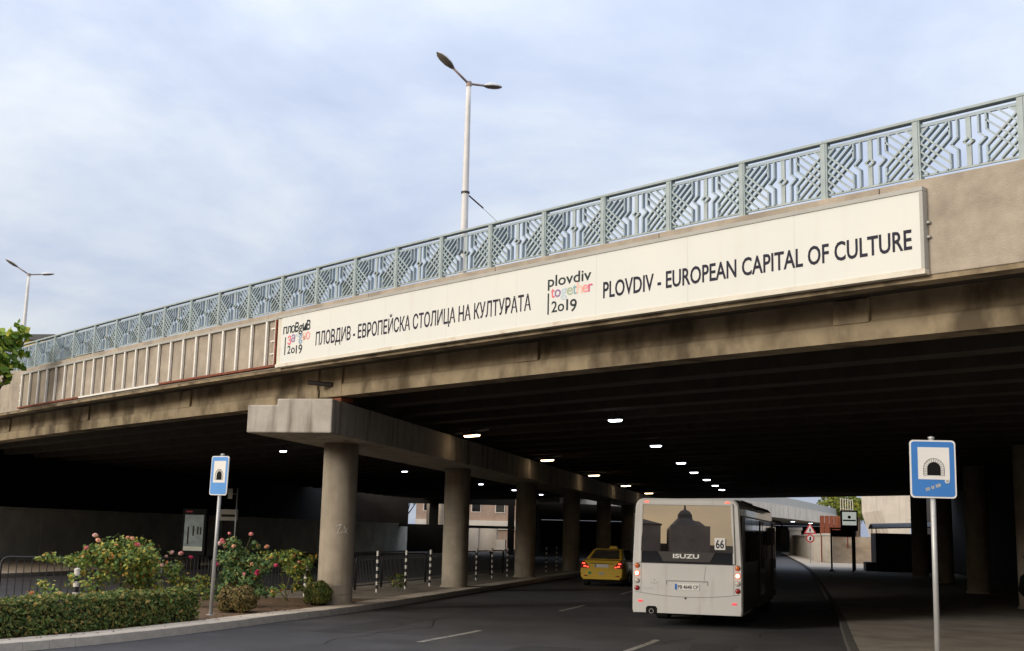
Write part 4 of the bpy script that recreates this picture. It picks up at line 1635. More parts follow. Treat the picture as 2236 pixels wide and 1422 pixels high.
def rose_bush(loc, label, blobs, blooms, canes, seed, lm='leaf_rose', size=0.062):
    rng = random.Random(seed)
    t = thing('rose_bush', label, 'bush', loc)
    base = Vector(loc)
    fo = MB()
    for c, rad, n, cl in blobs:
        leaf_blob(fo, rng, Vector(c) - base, rad, n, size, 0.35, 0.4, 1.45, cl)
    fo.build('foliage', lm, t, recalc=False)
    cm = MB()
    for tip in canes:
        tip = Vector(tip) - base
        b = Vector((rng.uniform(-.12, .12), rng.uniform(-.12, .12), 0))
        mid = b.lerp(tip, 0.55) + Vector((0, 0, 0.18 * tip.z)) + Vector((rng.uniform(-.08, .08), rng.uniform(-.08, .08), 0))
        cm.path([b, mid, tip], [0.011, 0.008, 0.004], 5)
    cm.build('cane', 'stem', t)
    for (x, y, z), col in blooms:
        o = obj('bloom', BLOOM[col], t, loc=Vector((x, y, z)) - base, rot=(rng.uniform(0.2, 0.9), rng.uniform(-.4, .4), rng.uniform(0, 6)))
        s = rng.uniform(0.85, 1.25)
        o.scale = (s, s, s)
    return t


# leafy dome of roses behind the fence gap
rose_bush((-8.25, 26.3, 0.12), 'big domed rose bush with peach blooms growing over the first fence hoop',
          [((-8.2, 26.3, 1.05), (0.62, 0.55, 0.62), 1500, 26), ((-8.55, 26.0, 1.25), (0.45, 0.4, 0.36), 800, 14), ((-7.85, 26.5, 0.9), (0.38, 0.4, 0.6), 700, 12),
           ((-9.15, 25.9, 1.1), (0.42, 0.35, 0.22), 260, 9), ((-9.6, 25.8, 1.15), (0.4, 0.3, 0.16), 110, 6), ((-8.9, 25.8, 0.65), (0.5, 0.3, 0.35), 260, 10), ((-9.5, 25.5, 0.45), (0.5, 0.3, 0.3), 200, 8)],
          [((-8.75, 25.75, 1.62), 'pale'), ((-8.1, 25.9, 1.60), 'peach'), ((-8.0, 25.85, 1.58), 'peach'), ((-8.85, 25.6, 1.36), 'pink'), ((-8.62, 25.55, 1.52), 'peach'), ((-7.9, 25.9, 1.45), 'pink'),
           ((-7.42, 26.2, 1.02), 'pale'), ((-9.8, 25.3, 0.42), 'peach'), ((-9.2, 25.2, 0.44), 'peach'), ((-9.75, 25.35, 0.36), 'peach')],
          [(-8.2, 26.3, 1.5), (-8.6, 26.0, 1.5), (-7.8, 26.4, 1.3), (-9.2, 25.8, 1.2), (-9.8, 25.7, 1.2), (-8.9, 25.6, 0.9), (-8.0, 26.0, 1.0), (-9.5, 25.5, 0.6)], 11)
# low straggling roses beside the second hoop
rose_bush((-7.1, 27.1, 0.12), 'low straggling rose with pink buds beside the second fence hoop',
          [((-7.35, 27.0, 0.85), (0.22, 0.25, 0.34), 240, 8), ((-6.95, 27.2, 0.62), (0.45, 0.25, 0.2), 280, 10), ((-7.25, 27.0, 0.35), (0.4, 0.3, 0.22), 160, 6), ((-6.65, 27.0, 0.5), (0.25, 0.22, 0.2), 120, 5)],
          [((-7.40, 26.9, 1.28), 'pale'), ((-7.22, 26.8, 1.26), 'pale'), ((-7.18, 26.8, 1.27), 'pink'), ((-6.98, 26.85, 1.19), 'red'), ((-7.5, 26.8, 1.2), 'pale')],
          [(-7.35, 27.0, 1.25), (-7.2, 26.85, 1.2), (-6.98, 26.9, 1.15), (-6.6, 27.1, 0.6)], 12, size=0.058)
# tall rose right of the sign
rose_bush((-5.95, 27.4, 0.12), 'tall rose bush with pink blooms on top beside the sign pole',
          [((-6.15, 27.3, 1.15), (0.38, 0.36, 0.34), 620, 14), ((-5.85, 27.4, 0.85), (0.5, 0.42, 0.45), 900, 18), ((-6.15, 27.3, 1.5), (0.2, 0.2, 0.2), 150, 5), ((-5.6, 27.6, 1.05), (0.45, 0.35, 0.28), 420, 12),
           ((-6.2, 27.2, 0.55), (0.35, 0.3, 0.4), 300, 8), ((-5.7, 27.3, 0.45), (0.45, 0.3, 0.3), 260, 8), ((-5.72, 27.5, 1.47), (0.14, 0.14, 0.12), 70, 3)],
          [((-6.33, 26.95, 1.58), 'pink'), ((-6.28, 26.9, 1.53), 'pink'), ((-6.38, 26.95, 1.50), 'pale'), ((-6.2, 27.0, 1.73), 'pink'), ((-5.77, 27.3, 1.72), 'pink'), ((-6.05, 26.9, 1.45), 'peach'), ((-5.5, 26.95, 0.92), 'red'),
           ((-5.52, 26.95, 0.86), 'red'), ((-5.8, 26.9, 0.86), 'pink'), ((-6.42, 26.9, 1.05), 'red'), ((-5.62, 26.9, 1.08), 'peach'), ((-5.35, 27.1, 1.45), 'peach')],
          [(-6.2, 27.0, 1.7), (-5.78, 27.3, 1.68), (-6.3, 27.0, 1.5), (-5.5, 27.5, 1.2), (-5.8, 27.3, 1.1), (-5.3, 27.4, 1.35), (-6.1, 27.2, 0.8)], 13, 'leaf_rose_g')
# climbing rose on the fence next to the first column
rose_bush((-5.35, 30.2, 0.12), 'climbing rose hanging along the fence next to the first column',
          [((-5.55, 29.6, 1.15), (0.5, 0.3, 0.25), 420, 12), ((-5.2, 30.6, 1.05), (0.45, 0.4, 0.34), 620, 14), ((-5.15, 30.7, 0.65), (0.3, 0.3, 0.35), 240, 8), ((-5.5, 29.3, 0.4), (0.3, 0.25, 0.25), 90, 5)],
          [((-5.55, 29.3, 0.98), 'red'), ((-5.3, 30.2, 1.2), 'peach'), ((-5.15, 30.2, 1.05), 'peach')],
          [(-5.6, 29.5, 1.2), (-5.2, 30.6, 1.2), (-5.1, 30.8, 0.9), (-5.5, 29.3, 0.5)], 14)


# clipped hedge
def hedge(name, label, line, w, h, n, lm, seed, size=0.036, top_round=0.12, group=None):
    rng = random.Random(seed)
    t = thing(name, label, 'hedge', (line[0][0], line[0][1], 0.12))
    base = Vector((line[0][0], line[0][1], 0.12))
    core = MB()
    l, r = offset_line(line, w / 2 - 0.07), offset_line(line, -(w / 2 - 0.07))
    secs = []
    for a, b in zip(l, r):
        a, b = Vector((*a, 0)), Vector((*b, 0))
        hh = h - 0.09 + rng.uniform(-.02, .02)
        secs.append([a - base + Vector((0, 0, 0.12)), b - base + Vector((0, 0, 0.12)), b - base + Vector((0, 0, 0.12 + hh)), a - base + Vector((0, 0, 0.12 + hh))])
    core.loft(secs)
    core.build('twigs', 'hedge_core', t)
    pts = [Vector((*p, 0)) for p in line]
    Ls = [0]
    for i in range(1, len(pts)):
        Ls.append(Ls[-1] + (pts[i] - pts[i - 1]).length)
    fo = MB()
    for _ in range(n):
        s = rng.uniform(0, Ls[-1])
        i = 1
        while Ls[i] < s and i < len(Ls) - 1:
            i += 1
        f = (s - Ls[i - 1]) / (Ls[i] - Ls[i - 1])
        p = pts[i - 1].lerp(pts[i], f)
        d = (pts[i] - pts[i - 1]).normalized()
        sd = Vector((d.y, -d.x, 0))
        bulge = 1 + 0.06 * math.sin(s * 5.1) + 0.05 * math.sin(s * 11.7 + 1)
        face = rng.random()
        if face < 0.42:
            off, z, nr = (w / 2) * bulge, rng.uniform(0.02, h), sd
        elif face < 0.55:
            off, z, nr = -(w / 2) * bulge, rng.uniform(0.02, h), -sd
        else:
            off, z, nr = rng.uniform(-w / 2, w / 2), h * (1 + 0.03 * math.sin(s * 3.3)), Vector((0, 0, 1))
        off += rng.gauss(0, 0.028)
        z += rng.gauss(0, 0.02)
        if z > h - top_round and abs(off) > w / 2 - top_round:
            off *= 0.93
            z -= 0.03
        if s < 0.12 or s > Ls[-1] - 0.12:
            z *= 0.95
        q = p + sd * off + Vector((0, 0, z)) - Vector((base.x, base.y, 0))
        q += d * rng.uniform(-.05, .05)
        nv = nr * 0.7 + Vector((rng.uniform(-1, 1), rng.uniform(-1, 1), rng.uniform(-.6, 1)))
        fo.add(*leaf_shape(rng, q, size * rng.choice((0.5, 0.7, 0.9, 1.1, 1.5)) * rng.uniform(0.8, 1.2), nv, 1.6))
    fo.build('foliage', lm, t, recalc=False)
    return t


HL = offset_line(KL, 1.02)
hl = [p for p in HL if 12.5 < p[1] < 23.45]
hedge('clipped_hedge', 'long low clipped hedge in dull green along the kerb slabs', hl + [(hl[-1][0] + 0.12, hl[-1][1] + 0.45)], 0.62, 0.57, 26000, 'leaf_hedge', 21)


def round_shrub(loc, label, rx, rz, n, lm, seed):
    rng = random.Random(seed)
    t = thing('round_shrub', label, 'shrub', loc)
    m = MB()
    m.lathe([(rx * 0.45, 0.02), (rx * 0.75, rz * 0.5), (rx * 0.78, rz * 1.1), (rx * 0.5, rz * 1.65), (0.02, rz * 1.72)], 10)
    m.build('twigs', 'hedge_core', t)
    fo = MB()
    for _ in range(n):
        d = Vector((rng.gauss(0, 1), rng.gauss(0, 1), rng.gauss(0, 1))).normalized()
        k = 1.0 + 0.10 * math.sin(d.x * 7 + seed) + 0.08 * math.sin(d.z * 9)
        # squarish clipped outline
        mx = max(abs(d.x), abs(d.y), abs(d.z))
        d2 = d * (0.55 + 0.45 * (1 / mx) * 0.8)
        p = Vector((d2.x * rx * k, d2.y * rx * k, rz + d2.z * rz * k)) * rng.uniform(0.9, 1.03)
        if p.z < 0.03:
            continue
        fo.add(*leaf_shape(rng, p, 0.034 * rng.uniform(0.6, 1.3), d + Vector((rng.uniform(-1, 1), rng.uniform(-1, 1), rng.uniform(-.6, 1))), 1.6))
    fo.build('foliage', lm, t, recalc=False)
    return t


round_shrub((-5.62, 25.75, 0.12), 'brownish clipped shrub just right of the paler tunnel sign', 0.43, 0.275, 4200, 'leaf_hedge_b', 31)
round_shrub((-4.42, 28.75, 0.12), 'small green clipped shrub at the foot of the first column', 0.33, 0.28, 3400, 'leaf_hedge', 32)
rng = random.Random(40)
wd = thing('weed_clump', 'small leafy weed growing beside a striped post under the overpass', 'plant', (-3.12, 35.8, 0.13))
m = MB()
leaf_blob(m, rng, (0, 0, 0.28), (0.3, 0.3, 0.28), 240, 0.05, 0.2, 0.5, 1.6, 8)
m.build('foliage', 'leaf_hedge', wd, recalc=False)
m = MB()
for k in range(7):
    m.path([(0, 0, 0), (rng.uniform(-.2, .2), rng.uniform(-.2, .2), 0.42)], [0.006, 0.003], 4)
m.build('stem', 'stem', wd)

# fallen leaves on the bed
fl_ = MB()
for _ in range(900):
    s = rng.choice(HL)
    if not (14 < s[1] < 31):
        continue
    x, y = s[0] + rng.uniform(-0.35, 0.6) - (0 if rng.random() < 0.6 else rng.uniform(0, 1.5)), s[1] + rng.uniform(-0.7, 0.7)
    fl_.add(*leaf_shape(rng, (x, y, 0.136 + rng.uniform(0, 0.012)), rng.uniform(0.025, 0.055), (rng.uniform(-.4, .4), rng.uniform(-.4, .4), 1), 1.5))
tag(fl_.build('fallen_leaves', 'leaf_dry', recalc=False), 'dry brown fallen leaves scattered over the planting bed', 'leaves', kind='stuff')


# broad-leaved tree at the left end of the bridge
def broad_tree(loc, label, blobs, trunk, seed, size, lm, elong=1.25, clumpf=60):
    rng = random.Random(seed)
    t = thing('leafy_tree', label, 'tree', loc)
    base = Vector(loc)
    tm = MB()
    for pts, rs in trunk:
        tm.path([Vector(p) for p in pts], rs, 9)
    tm.build('trunk', 'bark', t, smooth=True)
    fo = MB()
    for c, rad, n in blobs:
        leaf_blob(fo, rng, Vector(c) - base, rad, n, size, 0.25, 0.5, elong, max(5, n // clumpf))
    fo.build('crown', lm, t, recalc=False)
    return t


broad_tree((-16.1, 36.2, 0), 'broad-leaved tree with yellow-green leaves rising in front of the left end of the bridge',
           [((-15.85, 36.00, 7.00), (0.8, 0.8, 0.85), 210), ((-15.25, 36.00, 7.40), (0.5, 0.6, 0.5), 80), ((-15.25, 36.00, 6.75), (0.45, 0.5, 0.4), 50), ((-15.7, 36.00, 6.15), (0.5, 0.6, 0.45), 50), ((-16.70, 36.20, 7.10), (1.2, 1.0, 1.3), 220), ((-16.90, 36.20, 5.80), (0.9, 0.9, 0.8), 90)],
           [([(0, 0, 0), (0.05, 0.05, 2.5), (0.1, 0.0, 5.2), (0.3, 0.0, 7.0)], [0.14, 0.12, 0.08, 0.03]), ([(0.1, 0, 5.0), (0.7, -0.1, 6.2), (1.2, -0.1, 7.4)], [0.05, 0.035, 0.015]), ([(0.1, 0, 4.6), (-0.5, 0, 6.0), (-0.7, 0.1, 7.6)], [0.05, 0.035, 0.015])], 51, 0.21, 'leaf_tree')


# ================================================================== fences and striped posts
def fence_section(p, q, label, group, h=1.02, step=0.155, singles=True, hoop=True):
    p, q = Vector((*p, 0.125)), Vector((*q, 0.125))
    L = (q - p).length
    a = math.atan2(q.y - p.y, q.x - p.x)
    t = thing('pedestrian_barrier', label, 'fence', p, a, group)
    m = MB()
    r = 0.14
    pts = [(0, 0, 0), (0, 0, h - r)]
    for k in range(1, 6):
        an = R(180 - 90 * k / 5)
        pts.append((r + r * math.cos(an), 0, h - r + r * math.sin(an)))
    for k in range(0, 6):
        an = R(90 - 90 * k / 5)
        pts.append((L - r + r * math.cos(an), 0, h - r + r * math.sin(an)))
    pts.append((L, 0, 0))
    m.path(pts, 0.022, 8)
    m.build('hoop', 'matt_black', t, smooth=True)
    m = MB()
    m.tube((0.022, 0, 0.12), (L - 0.022, 0, 0.12), 0.015, n=6)
    m.build('bottom_rail', 'matt_black', t)
    n = max(2, int(round(L / step)))
    bm_ = MB()
    bm_.tube((0, 0, 0.12), (0, 0, h - 0.02), 0.009, n=6)
    me = bm_.mesh('bar', 'matt_black')
    allb = MB()
    for k in range(1, n):
        x = L * k / n
        if singles:
            obj('bar', me, t, loc=(x, 0, 0))
        else:
            allb.tube((x, 0, 0.12), (x, 0, h - 0.02), 0.009, n=5)
    if not singles:
        tag(allb.build('bars', 'matt_black', t), kind='stuff')
    return t


fence_section((-10.75, 25.9), (-8.95, 26.75), 'black hooped pedestrian barrier at the left end of the rose bed', 'black barriers around the planted island')
fl2 = [(-7.9, 27.55), (-7.2, 29.6), (-6.5, 31.65), (-5.85, 33.6)]
for k in range(3):
    a_, b_ = Vector(fl2[k]), Vector(fl2[k + 1])
    d_ = (b_ - a_).normalized() * 0.06
    fence_section(a_ + d_, b_ - d_, ('black hooped barrier behind the straggling roses left of the sign pole', 'black hooped barrier behind the tall pink rose bush', 'black hooped barrier ending beside the first column')[k], 'black barriers around the planted island')
lab = 'black hooped barrier between the columns of the median'
p = Vector((-5.0, 33.9))
fd = Vector((AX.x, AX.y))
for k in range(11):
    a_ = p + fd * (2.35 * k)
    b_ = a_ + fd * 2.25
    fence_section(a_, b_, 'black hooped barrier standing ' + bay((a_.y + b_.y) / 2), 'black barriers in the median under the overpass', singles=False, step=0.13)


def bollard_mesh(h, r=0.036, n=9):
    m = MB()
    for k in range(n):
        z0, z1 = h * k / n, h * (k + 1) / n
        m.lathe([(r, z0), (r, z1)], 12, mi=(k + 1) % 2)
    m.lathe([(r + 0.004, h), (r + 0.004, h + 0.02), (0.008, h + 0.045)], 12, mi=1)
    return m.mesh('striped_post', ['matt_black', 'white_stripe'])


bm1 = bollard_mesh(1.14, 0.036, 11)
for x, y in ((-3.72, 35.2), (-3.1, 37.6), (-2.5, 40.0), (-1.9, 42.4), (-1.12, 45.8), (-0.55, 48.2), (0.05, 50.6), (0.6, 53.0), (1.9, 57.8), (2.5, 60.2), (3.1, 62.6), (3.7, 65.0)):
    o = obj('striped_post', bm1, loc=(x, y, 0.125), rot=(random.uniform(-.012, .012), random.uniform(-.012, .012), 0))
    tag(o, 'thin black and white striped post standing ' + bay(y), 'post', 'striped posts along the median')
bm2 = bollard_mesh(0.80, 0.06, 7)
for (x, y), lab in (((-9.0, 25.55), 'thick striped post in front of the domed rose bush'), ((-7.62, 26.75), 'thick striped post at the second fence hoop beside pale rose buds'), ((-5.28, 32.2), 'thick striped post against the left side of the first column')):
    tag(obj('striped_bollard', bm2, loc=(x, y, 0.125)), lab, 'bollard', 'thick striped bollards at the fence')

# ================================================================== left side: retaining wall, poster, signs
WL0 = (-22.46, 53.96)
rw = thing('retaining_wall', 'pale green-grey concrete retaining wall along the left carriageway under the overpass', 'wall', along(WL0, -34, 0, 0.13), -HEAD)
for k in range(21):
    m = MB()
    m.box(-0.4, 0.0, 4.6 * k + 0.01, 4.6 * k + 4.59, 0, 2.28)
    m.build('wall_panel', 'wall', rw, bevel=0.012)
m = MB()
m.box(-0.46, 0.05, -0.1, 4.6 * 21 + 0.1, 2.284, 2.40)
m.build('coping', 'wall', rw, bevel=0.012)
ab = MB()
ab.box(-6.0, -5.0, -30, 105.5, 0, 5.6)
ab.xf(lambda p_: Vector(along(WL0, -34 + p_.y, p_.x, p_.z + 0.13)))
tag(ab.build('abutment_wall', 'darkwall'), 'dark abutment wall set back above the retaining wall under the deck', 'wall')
ab = MB()
ab.box(-5.0, -0.41, -2, 104, 0, 2.2)
ab.xf(lambda p_: Vector(along(WL0, -34 + p_.y, p_.x, p_.z + 0.13)))
tag(ab.build('embankment', 'earth'), kind='structure')
for k, a in enumerate((106.0, 110.0)):
    m = MB()
    m.lathe([(0.32, 0), (0.32, 2.5)], 16)
    o = m.build('stub_column', 'column')
    o.location = along(WL0, -34 + a, -2.2, 2.4)
    tag(o, 'short column standing on top of the retaining wall at the far exit', 'column', 'short columns on the retaining wall')

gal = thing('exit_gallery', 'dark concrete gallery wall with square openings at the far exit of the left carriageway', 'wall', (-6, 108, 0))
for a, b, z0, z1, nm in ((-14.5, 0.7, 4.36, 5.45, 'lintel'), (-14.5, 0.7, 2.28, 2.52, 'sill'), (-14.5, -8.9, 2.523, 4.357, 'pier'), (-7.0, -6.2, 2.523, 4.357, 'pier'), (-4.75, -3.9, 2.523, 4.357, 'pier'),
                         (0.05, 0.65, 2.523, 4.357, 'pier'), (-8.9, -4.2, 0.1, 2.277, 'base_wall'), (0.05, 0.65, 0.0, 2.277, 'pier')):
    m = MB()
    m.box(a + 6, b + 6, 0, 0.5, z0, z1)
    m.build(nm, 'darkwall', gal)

# poster light box
t = thing('poster_case', 'dark poster case with a dim advert standing beyond the left carriageway', 'poster case', (-12.9, 50.0, 0.14), R(-14))
m = MB()
m.box(-0.55, 0.55, -0.09, 0.09, 0.55, 2.45)
m.box(-0.32, 0.32, -0.07, 0.07, 0.0, 0.55)
m.build('case', 'black', t, bevel=0.02)
m = MB()
m.box(-0.43, 0.43, -0.098, -0.0915, 0.92, 2.20)
po = m.build('poster', 'poster', t)
m = MB()
m.box(-0.43, 0.43, -0.099, -0.0925, 0.74, 0.915)
m.build('poster_footer', 'wall', t)
m = MB()
m.box(-0.40, -0.10, -0.099, -0.0925, 2.30, 2.36)
m.build('maker_plate', 'red', t)
for x0, z0, z1 in ((-0.05, 1.35, 1.75), (0.15, 1.4, 1.72), (0.28, 1.4, 1.70), (-0.28, 1.0, 1.7)):
    m = MB()
    m.box(x0, x0 + 0.07, -0.1015, -0.0985, z0, z1)
    m.build('printed_figure', 'hedge_core', po)
t = thing('box_sign', 'dull rectangular notice board on a post beyond the left carriageway', 'sign', (-12.7, 55.0, 0.14), R(-10))
m = MB()
m.box(-0.45, 0.45, -0.05, 0.03, 2.02, 2.53)
bo = m.build('board', 'pale', t, bevel=0.01)
m = MB()
m.box(-0.33, 0.33, -0.055, -0.0515, 2.19, 2.30)
m.build('dark_line', 'hedge_core', bo)
m = MB()
m.tube((-0.3, 0.06, 0), (-0.3, 0.06, 2.5), 0.03, n=8)
m.build('post', 'matt_black', t)
t = thing('signal_pole', 'slim grey pole with a small plate beyond the left carriageway', 'pole', (-11.28, 50.2, 0.14), R(-14))
m = MB()
m.tube((0, 0, 0), (0, 0, 3.35), 0.035, 0.03, n=10)
m.build('pole', 'galv', t, smooth=True)
m = MB()
m.box(-0.42, -0.22, -0.03, 0.03, 2.90, 3.32)
m.bar((-0.22, 0, 3.1), (0, 0, 3.1), 0.02, 0.02)
m.build('plate', 'wall', t, bevel=0.01)

# ================================================================== right side
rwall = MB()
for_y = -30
rwall.box(0, 1.0, 0, 68, 0, 5.6)  # added dark wall, keeps the right of the underpass black
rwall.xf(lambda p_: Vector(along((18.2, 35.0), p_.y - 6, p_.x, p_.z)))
tag(rwall.build('side_closing_wall', 'darkwall'), 'dark wall added along the far right to close off light under the deck', 'wall')
# dark hanging plant tub against the right column
t = thing('waste_bag', 'black full waste bag hung against the column at the right edge', 'bag', (14.82, 34.3, 0.12))
m = MB()
m.lathe([(0.05, 0.30), (0.22, 0.36), (0.31, 0.52), (0.33, 0.72), (0.27, 0.92), (0.12, 1.05), (0.07, 1.12)], 14)
rng = random.Random(3)
m.xf(lambda p_: (p_[0] * (1 + 0.1 * math.sin(p_[2] * 17)) + rng.uniform(-.012, .012), p_[1], p_[2] + rng.uniform(-.01, .01)))
m.build('bag', 'black', t)
m = MB()
m.path([(0, 0, 1.1), (0.05, 0.3, 1.35), (0.0, 0.5, 1.5)], 0.012, 6)
m.build('tie', 'black', t)

# portal-shaped stand near the far exit
pp = Vector((19.6, 73.0, 0.117))
t = thing('notice_portal', 'dark portal-shaped notice stand on two posts near the far exit', 'sign', pp, R(-6))
m = MB()
m.tube((0, 0, 0), (0, 0, 2.55), 0.055, n=10)
m.lathe([(0.2, 0), (0.16, 0.05), (0.07, 0.12)], 12)
m.build('post', 'matt_black', t)
m = MB()
m.tube((1.25, 0, 0), (1.25, 0, 2.55), 0.055, n=10)
m.build('post', 'matt_black', t)
m = MB()
m.box(-0.06, 1.31, -0.05, 0.05, 2.50, 2.60)
m.build('crossbar', 'rust', t)
m = MB()
m.box(0.06, 1.19, -0.04, 0.04, 2.05, 2.46)
m.build('dark_board', 'matt_black', t)
# light-box sign
t = thing('light_box_sign', 'square sign box with a pale panel on a dark post by the stairs', 'sign', (21.55, 76.0, 0.117), R(-8))
m = MB()
m.box(-0.52, 0.52, -0.14, 0.14, 2.46, 3.72)
m.build('case', 'matt_black', t, bevel=0.02)
m = MB()
m.box(-0.43, 0.43, -0.149, -0.1415, 2.80, 3.62)
pa = m.build('pale_panel', 'light_box', t) if 'light_box' in M else None
if pa is None:
    M['light_box'] = pm('light_box_panel', (0.5, 0.52, 0.48), 0.4, var=0.05, emis=(0.75, 0.8, 0.72), estr=0.35)
    pa = m.build('pale_panel', 'light_box', t)
m = MB()
m.box(-0.40, 0.40, -0.153, -0.150, 3.05, 3.14)
m.lathe([(0.10, -0.153), (0.10, -0.150)], 14, axis='y', c=(0.0, 0, 3.30))
m.build('printed_mark', 'black', pa)
m = MB()
m.tube((0.3, 0, 0), (0.3, 0, 2.5), 0.06, n=10)
m.build('post', 'matt_black', t)
# dark kiosk with awning
t = thing('kiosk', 'dark closed kiosk with a curved awning beside the far exit', 'kiosk', (24.6, 75.5, 0.117), R(-10))
m = MB()
m.box(-1.5, 2.6, 0, 2.5, 0, 2.35)
m.build('body', 'matt_black', t, bevel=0.03)
m = MB()
secs = []
for k in range(7):
    f = k / 6
    secs.append([(-1.65, -0.1 + 2.4 * f, 2.62 + 0.28 * math.sin(math.pi * f) + 0.05), (2.75, -0.1 + 2.4 * f, 2.8 + 0.28 * math.sin(math.pi * f) + 0.05), (2.75, -0.1 + 2.4 * f, 2.8 + 0.28 * math.sin(math.pi * f)), (-1.65, -0.1 + 2.4 * f, 2.62 + 0.28 * math.sin(math.pi * f))])
m.loft(secs)
m.build('awning', 'matt_black', t)
for x, y in ((-1.45, 0.05), (2.5, 0.05), (-1.45, 2.2), (2.5, 2.2)):
    m = MB()
    m.tube((x, y, 2.3), (x, y, 2.68), 0.03, n=6)
    m.build('awning_post', 'matt_black', t)
m = MB()
m.box(-1.1, 0.4, -0.02, -0.005, 1.1, 2.0)
m.build('shutter', 'plastic', t)
m = MB()
m.box(-2.1, -1.55, 0.2, 1.6, 0.0, 0.55)
m.build('step_bench', 'matt_black', t)

# ================================================================== beyond the far exit
rb = thing('ramp_bridge', 'second concrete overpass ramp beyond the far exit with a light parapet', 'bridge', (7.4, 98, 0))
RL = smooth_line([(4.0, 94.5), (7.4, 98.5), (20, 117), (30.3, 135), (46, 173), (62, 215)], 5)
base = Vector((7.4, 98, 0))
poly = RL + [(5, 215), (1.5, 104)]
m = MB()
m.prism([(x - base.x, y - base.y) for x, y in poly], 4.45, 5.75)
m.build('deck', 'light_concrete', rb)
pin = offset_line(RL, 0.25)
pout = offset_line(RL, -0.12)
for k in range(len(RL) - 1):
    m = MB()
    q = [pout[k], pout[k + 1], pin[k + 1], pin[k]]
    q = [(x - base.x, y - base.y) for x, y in q]
    m.prism(q, 4.35, 5.76)
    m.build('fascia_panel', 'light_concrete', rb, bevel=0.02)
    m = MB()
    m.prism(q, 5.765, 5.86)
    m.build('ledge', 'pale', rb)
    m = MB()
    q2 = [(x - base.x, y - base.y) for x, y in (RL[k], RL[k + 1], pin[k + 1], pin[k])]
    m.prism(q2, 5.865, 6.75)
    m.build('parapet_panel', 'frame_grey', rb)
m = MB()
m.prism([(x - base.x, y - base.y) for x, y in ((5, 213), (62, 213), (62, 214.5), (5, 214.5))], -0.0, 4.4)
m.build('dark_backdrop_wall', 'darkwall', rb)  # added dark wall, hides the daylight behind the ramp
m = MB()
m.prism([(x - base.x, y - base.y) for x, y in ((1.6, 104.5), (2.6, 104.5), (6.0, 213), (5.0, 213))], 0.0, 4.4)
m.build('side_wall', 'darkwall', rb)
for x, y in ((36, 152), (41, 163), (33, 160)):
    tunnel_lamp((x, y, 4.2), 'lamp_cool', 'tiny lit lamp under the second overpass ramp', 'lamps under the ramp', 0.6)

# stone retaining wall with end pillar
sw0, sw1 = Vector((26.6, 101.0)), Vector((35.6, 150.0))
t = thing('stone_wall', 'pale stone retaining wall with a capped end pillar beyond the far exit', 'wall', (sw0.x, sw0.y, 0.117), math.atan2((sw1 - sw0).y, (sw1 - sw0).x))
Ls_ = (sw1 - sw0).length
for k in range(10):
    m = MB()
    m.box(Ls_ * k / 10 + 0.01, Ls_ * (k + 1) / 10 - 0.01, -0.6, 0.0, 0, 2.25)
    m.build('wall_panel', 'stone', t, bevel=0.02)
m = MB()
m.box(-0.1, Ls_ + 0.1, -0.68, 0.08, 2.254, 2.42)
m.build('coping', 'pale', t)
m = MB()
m.box(Ls_ - 0.2, Ls_ + 1.4, -0.9, 0.5, 0, 3.0)
pi_ = m.build('end_pillar', 'stone', t, bevel=0.03)
m = MB()
m.box(Ls_ - 0.35, Ls_ + 1.55, -1.05, 0.65, 3.004, 3.35)
m.build('pillar_cap', 'pale', pi_, bevel=0.05)
m = MB()
m.box(Ls_ + 1.45, Ls_ + 4.5, -0.7, 0.3, 0, 1.7)
m.build('low_step', 'stone', t, bevel=0.03)
# warning signs
t = thing('warning_sign', 'red-bordered warning triangle above a round prohibition sign by the stone wall', 'road sign', (24.6, 98.0, 0.117), R(-14))
m = MB()
m.tube((0, 0.05, 0), (0, 0.05, 3.1), 0.04, n=8)
m.build('pole', 'galv', t)
for sc_, mt, y in ((1.0, 'red_sign', -0.02), (0.68, 'sign_white', -0.035)):
    if mt not in M:
        M['red_sign'] = pm('red_sign_border', (0.62, 0.06, 0.07), 0.5, var=0.05)
    m = MB()
    cz = 2.62
    m.slabXZ([(-0.5 * sc_, cz - 0.29 * sc_), (0.5 * sc_, cz - 0.29 * sc_), (0, cz + 0.58 * sc_)], y, y + 0.012)
    m.build('triangle_plate', mt, t)
    m = MB()
    m.lathe([(0.34 * sc_, y), (0.34 * sc_, y + 0.012)], 20, axis='y', c=(0, 0, 1.96))
    m.build('round_plate', mt, t)
m = MB()
m.slabXZ([(-0.05, 2.5), (0.05, 2.5), (0.05, 2.75), (-0.05, 2.75)], -0.042, -0.036)
m.slabXZ([(-0.08, 1.80), (0.06, 1.80), (0.08, 2.10), (-0.03, 2.12)], -0.042, -0.036)
m.build('pictogram', 'black', t)
# rusty sheet hoarding
t = thing('rusty_hoarding', 'rust-brown sheet metal hoarding above the stairs', 'hoarding', (28.0, 104.0, 2.4), R(-10))
for k in range(6):
    m = MB()
    m.box(-1.0 + 0.40 * k, -1.0 + 0.40 * k + 0.37, -0.03 * (k % 2), 0.02, 0, 1.65)
    m.build('sheet', 'rust', t)
for x in (-0.9, 1.3):
    m = MB()
    m.box(x - 0.05, x + 0.05, 0.03, 0.12, -2.28, 1.6)
    m.build('post', 'rust', t)
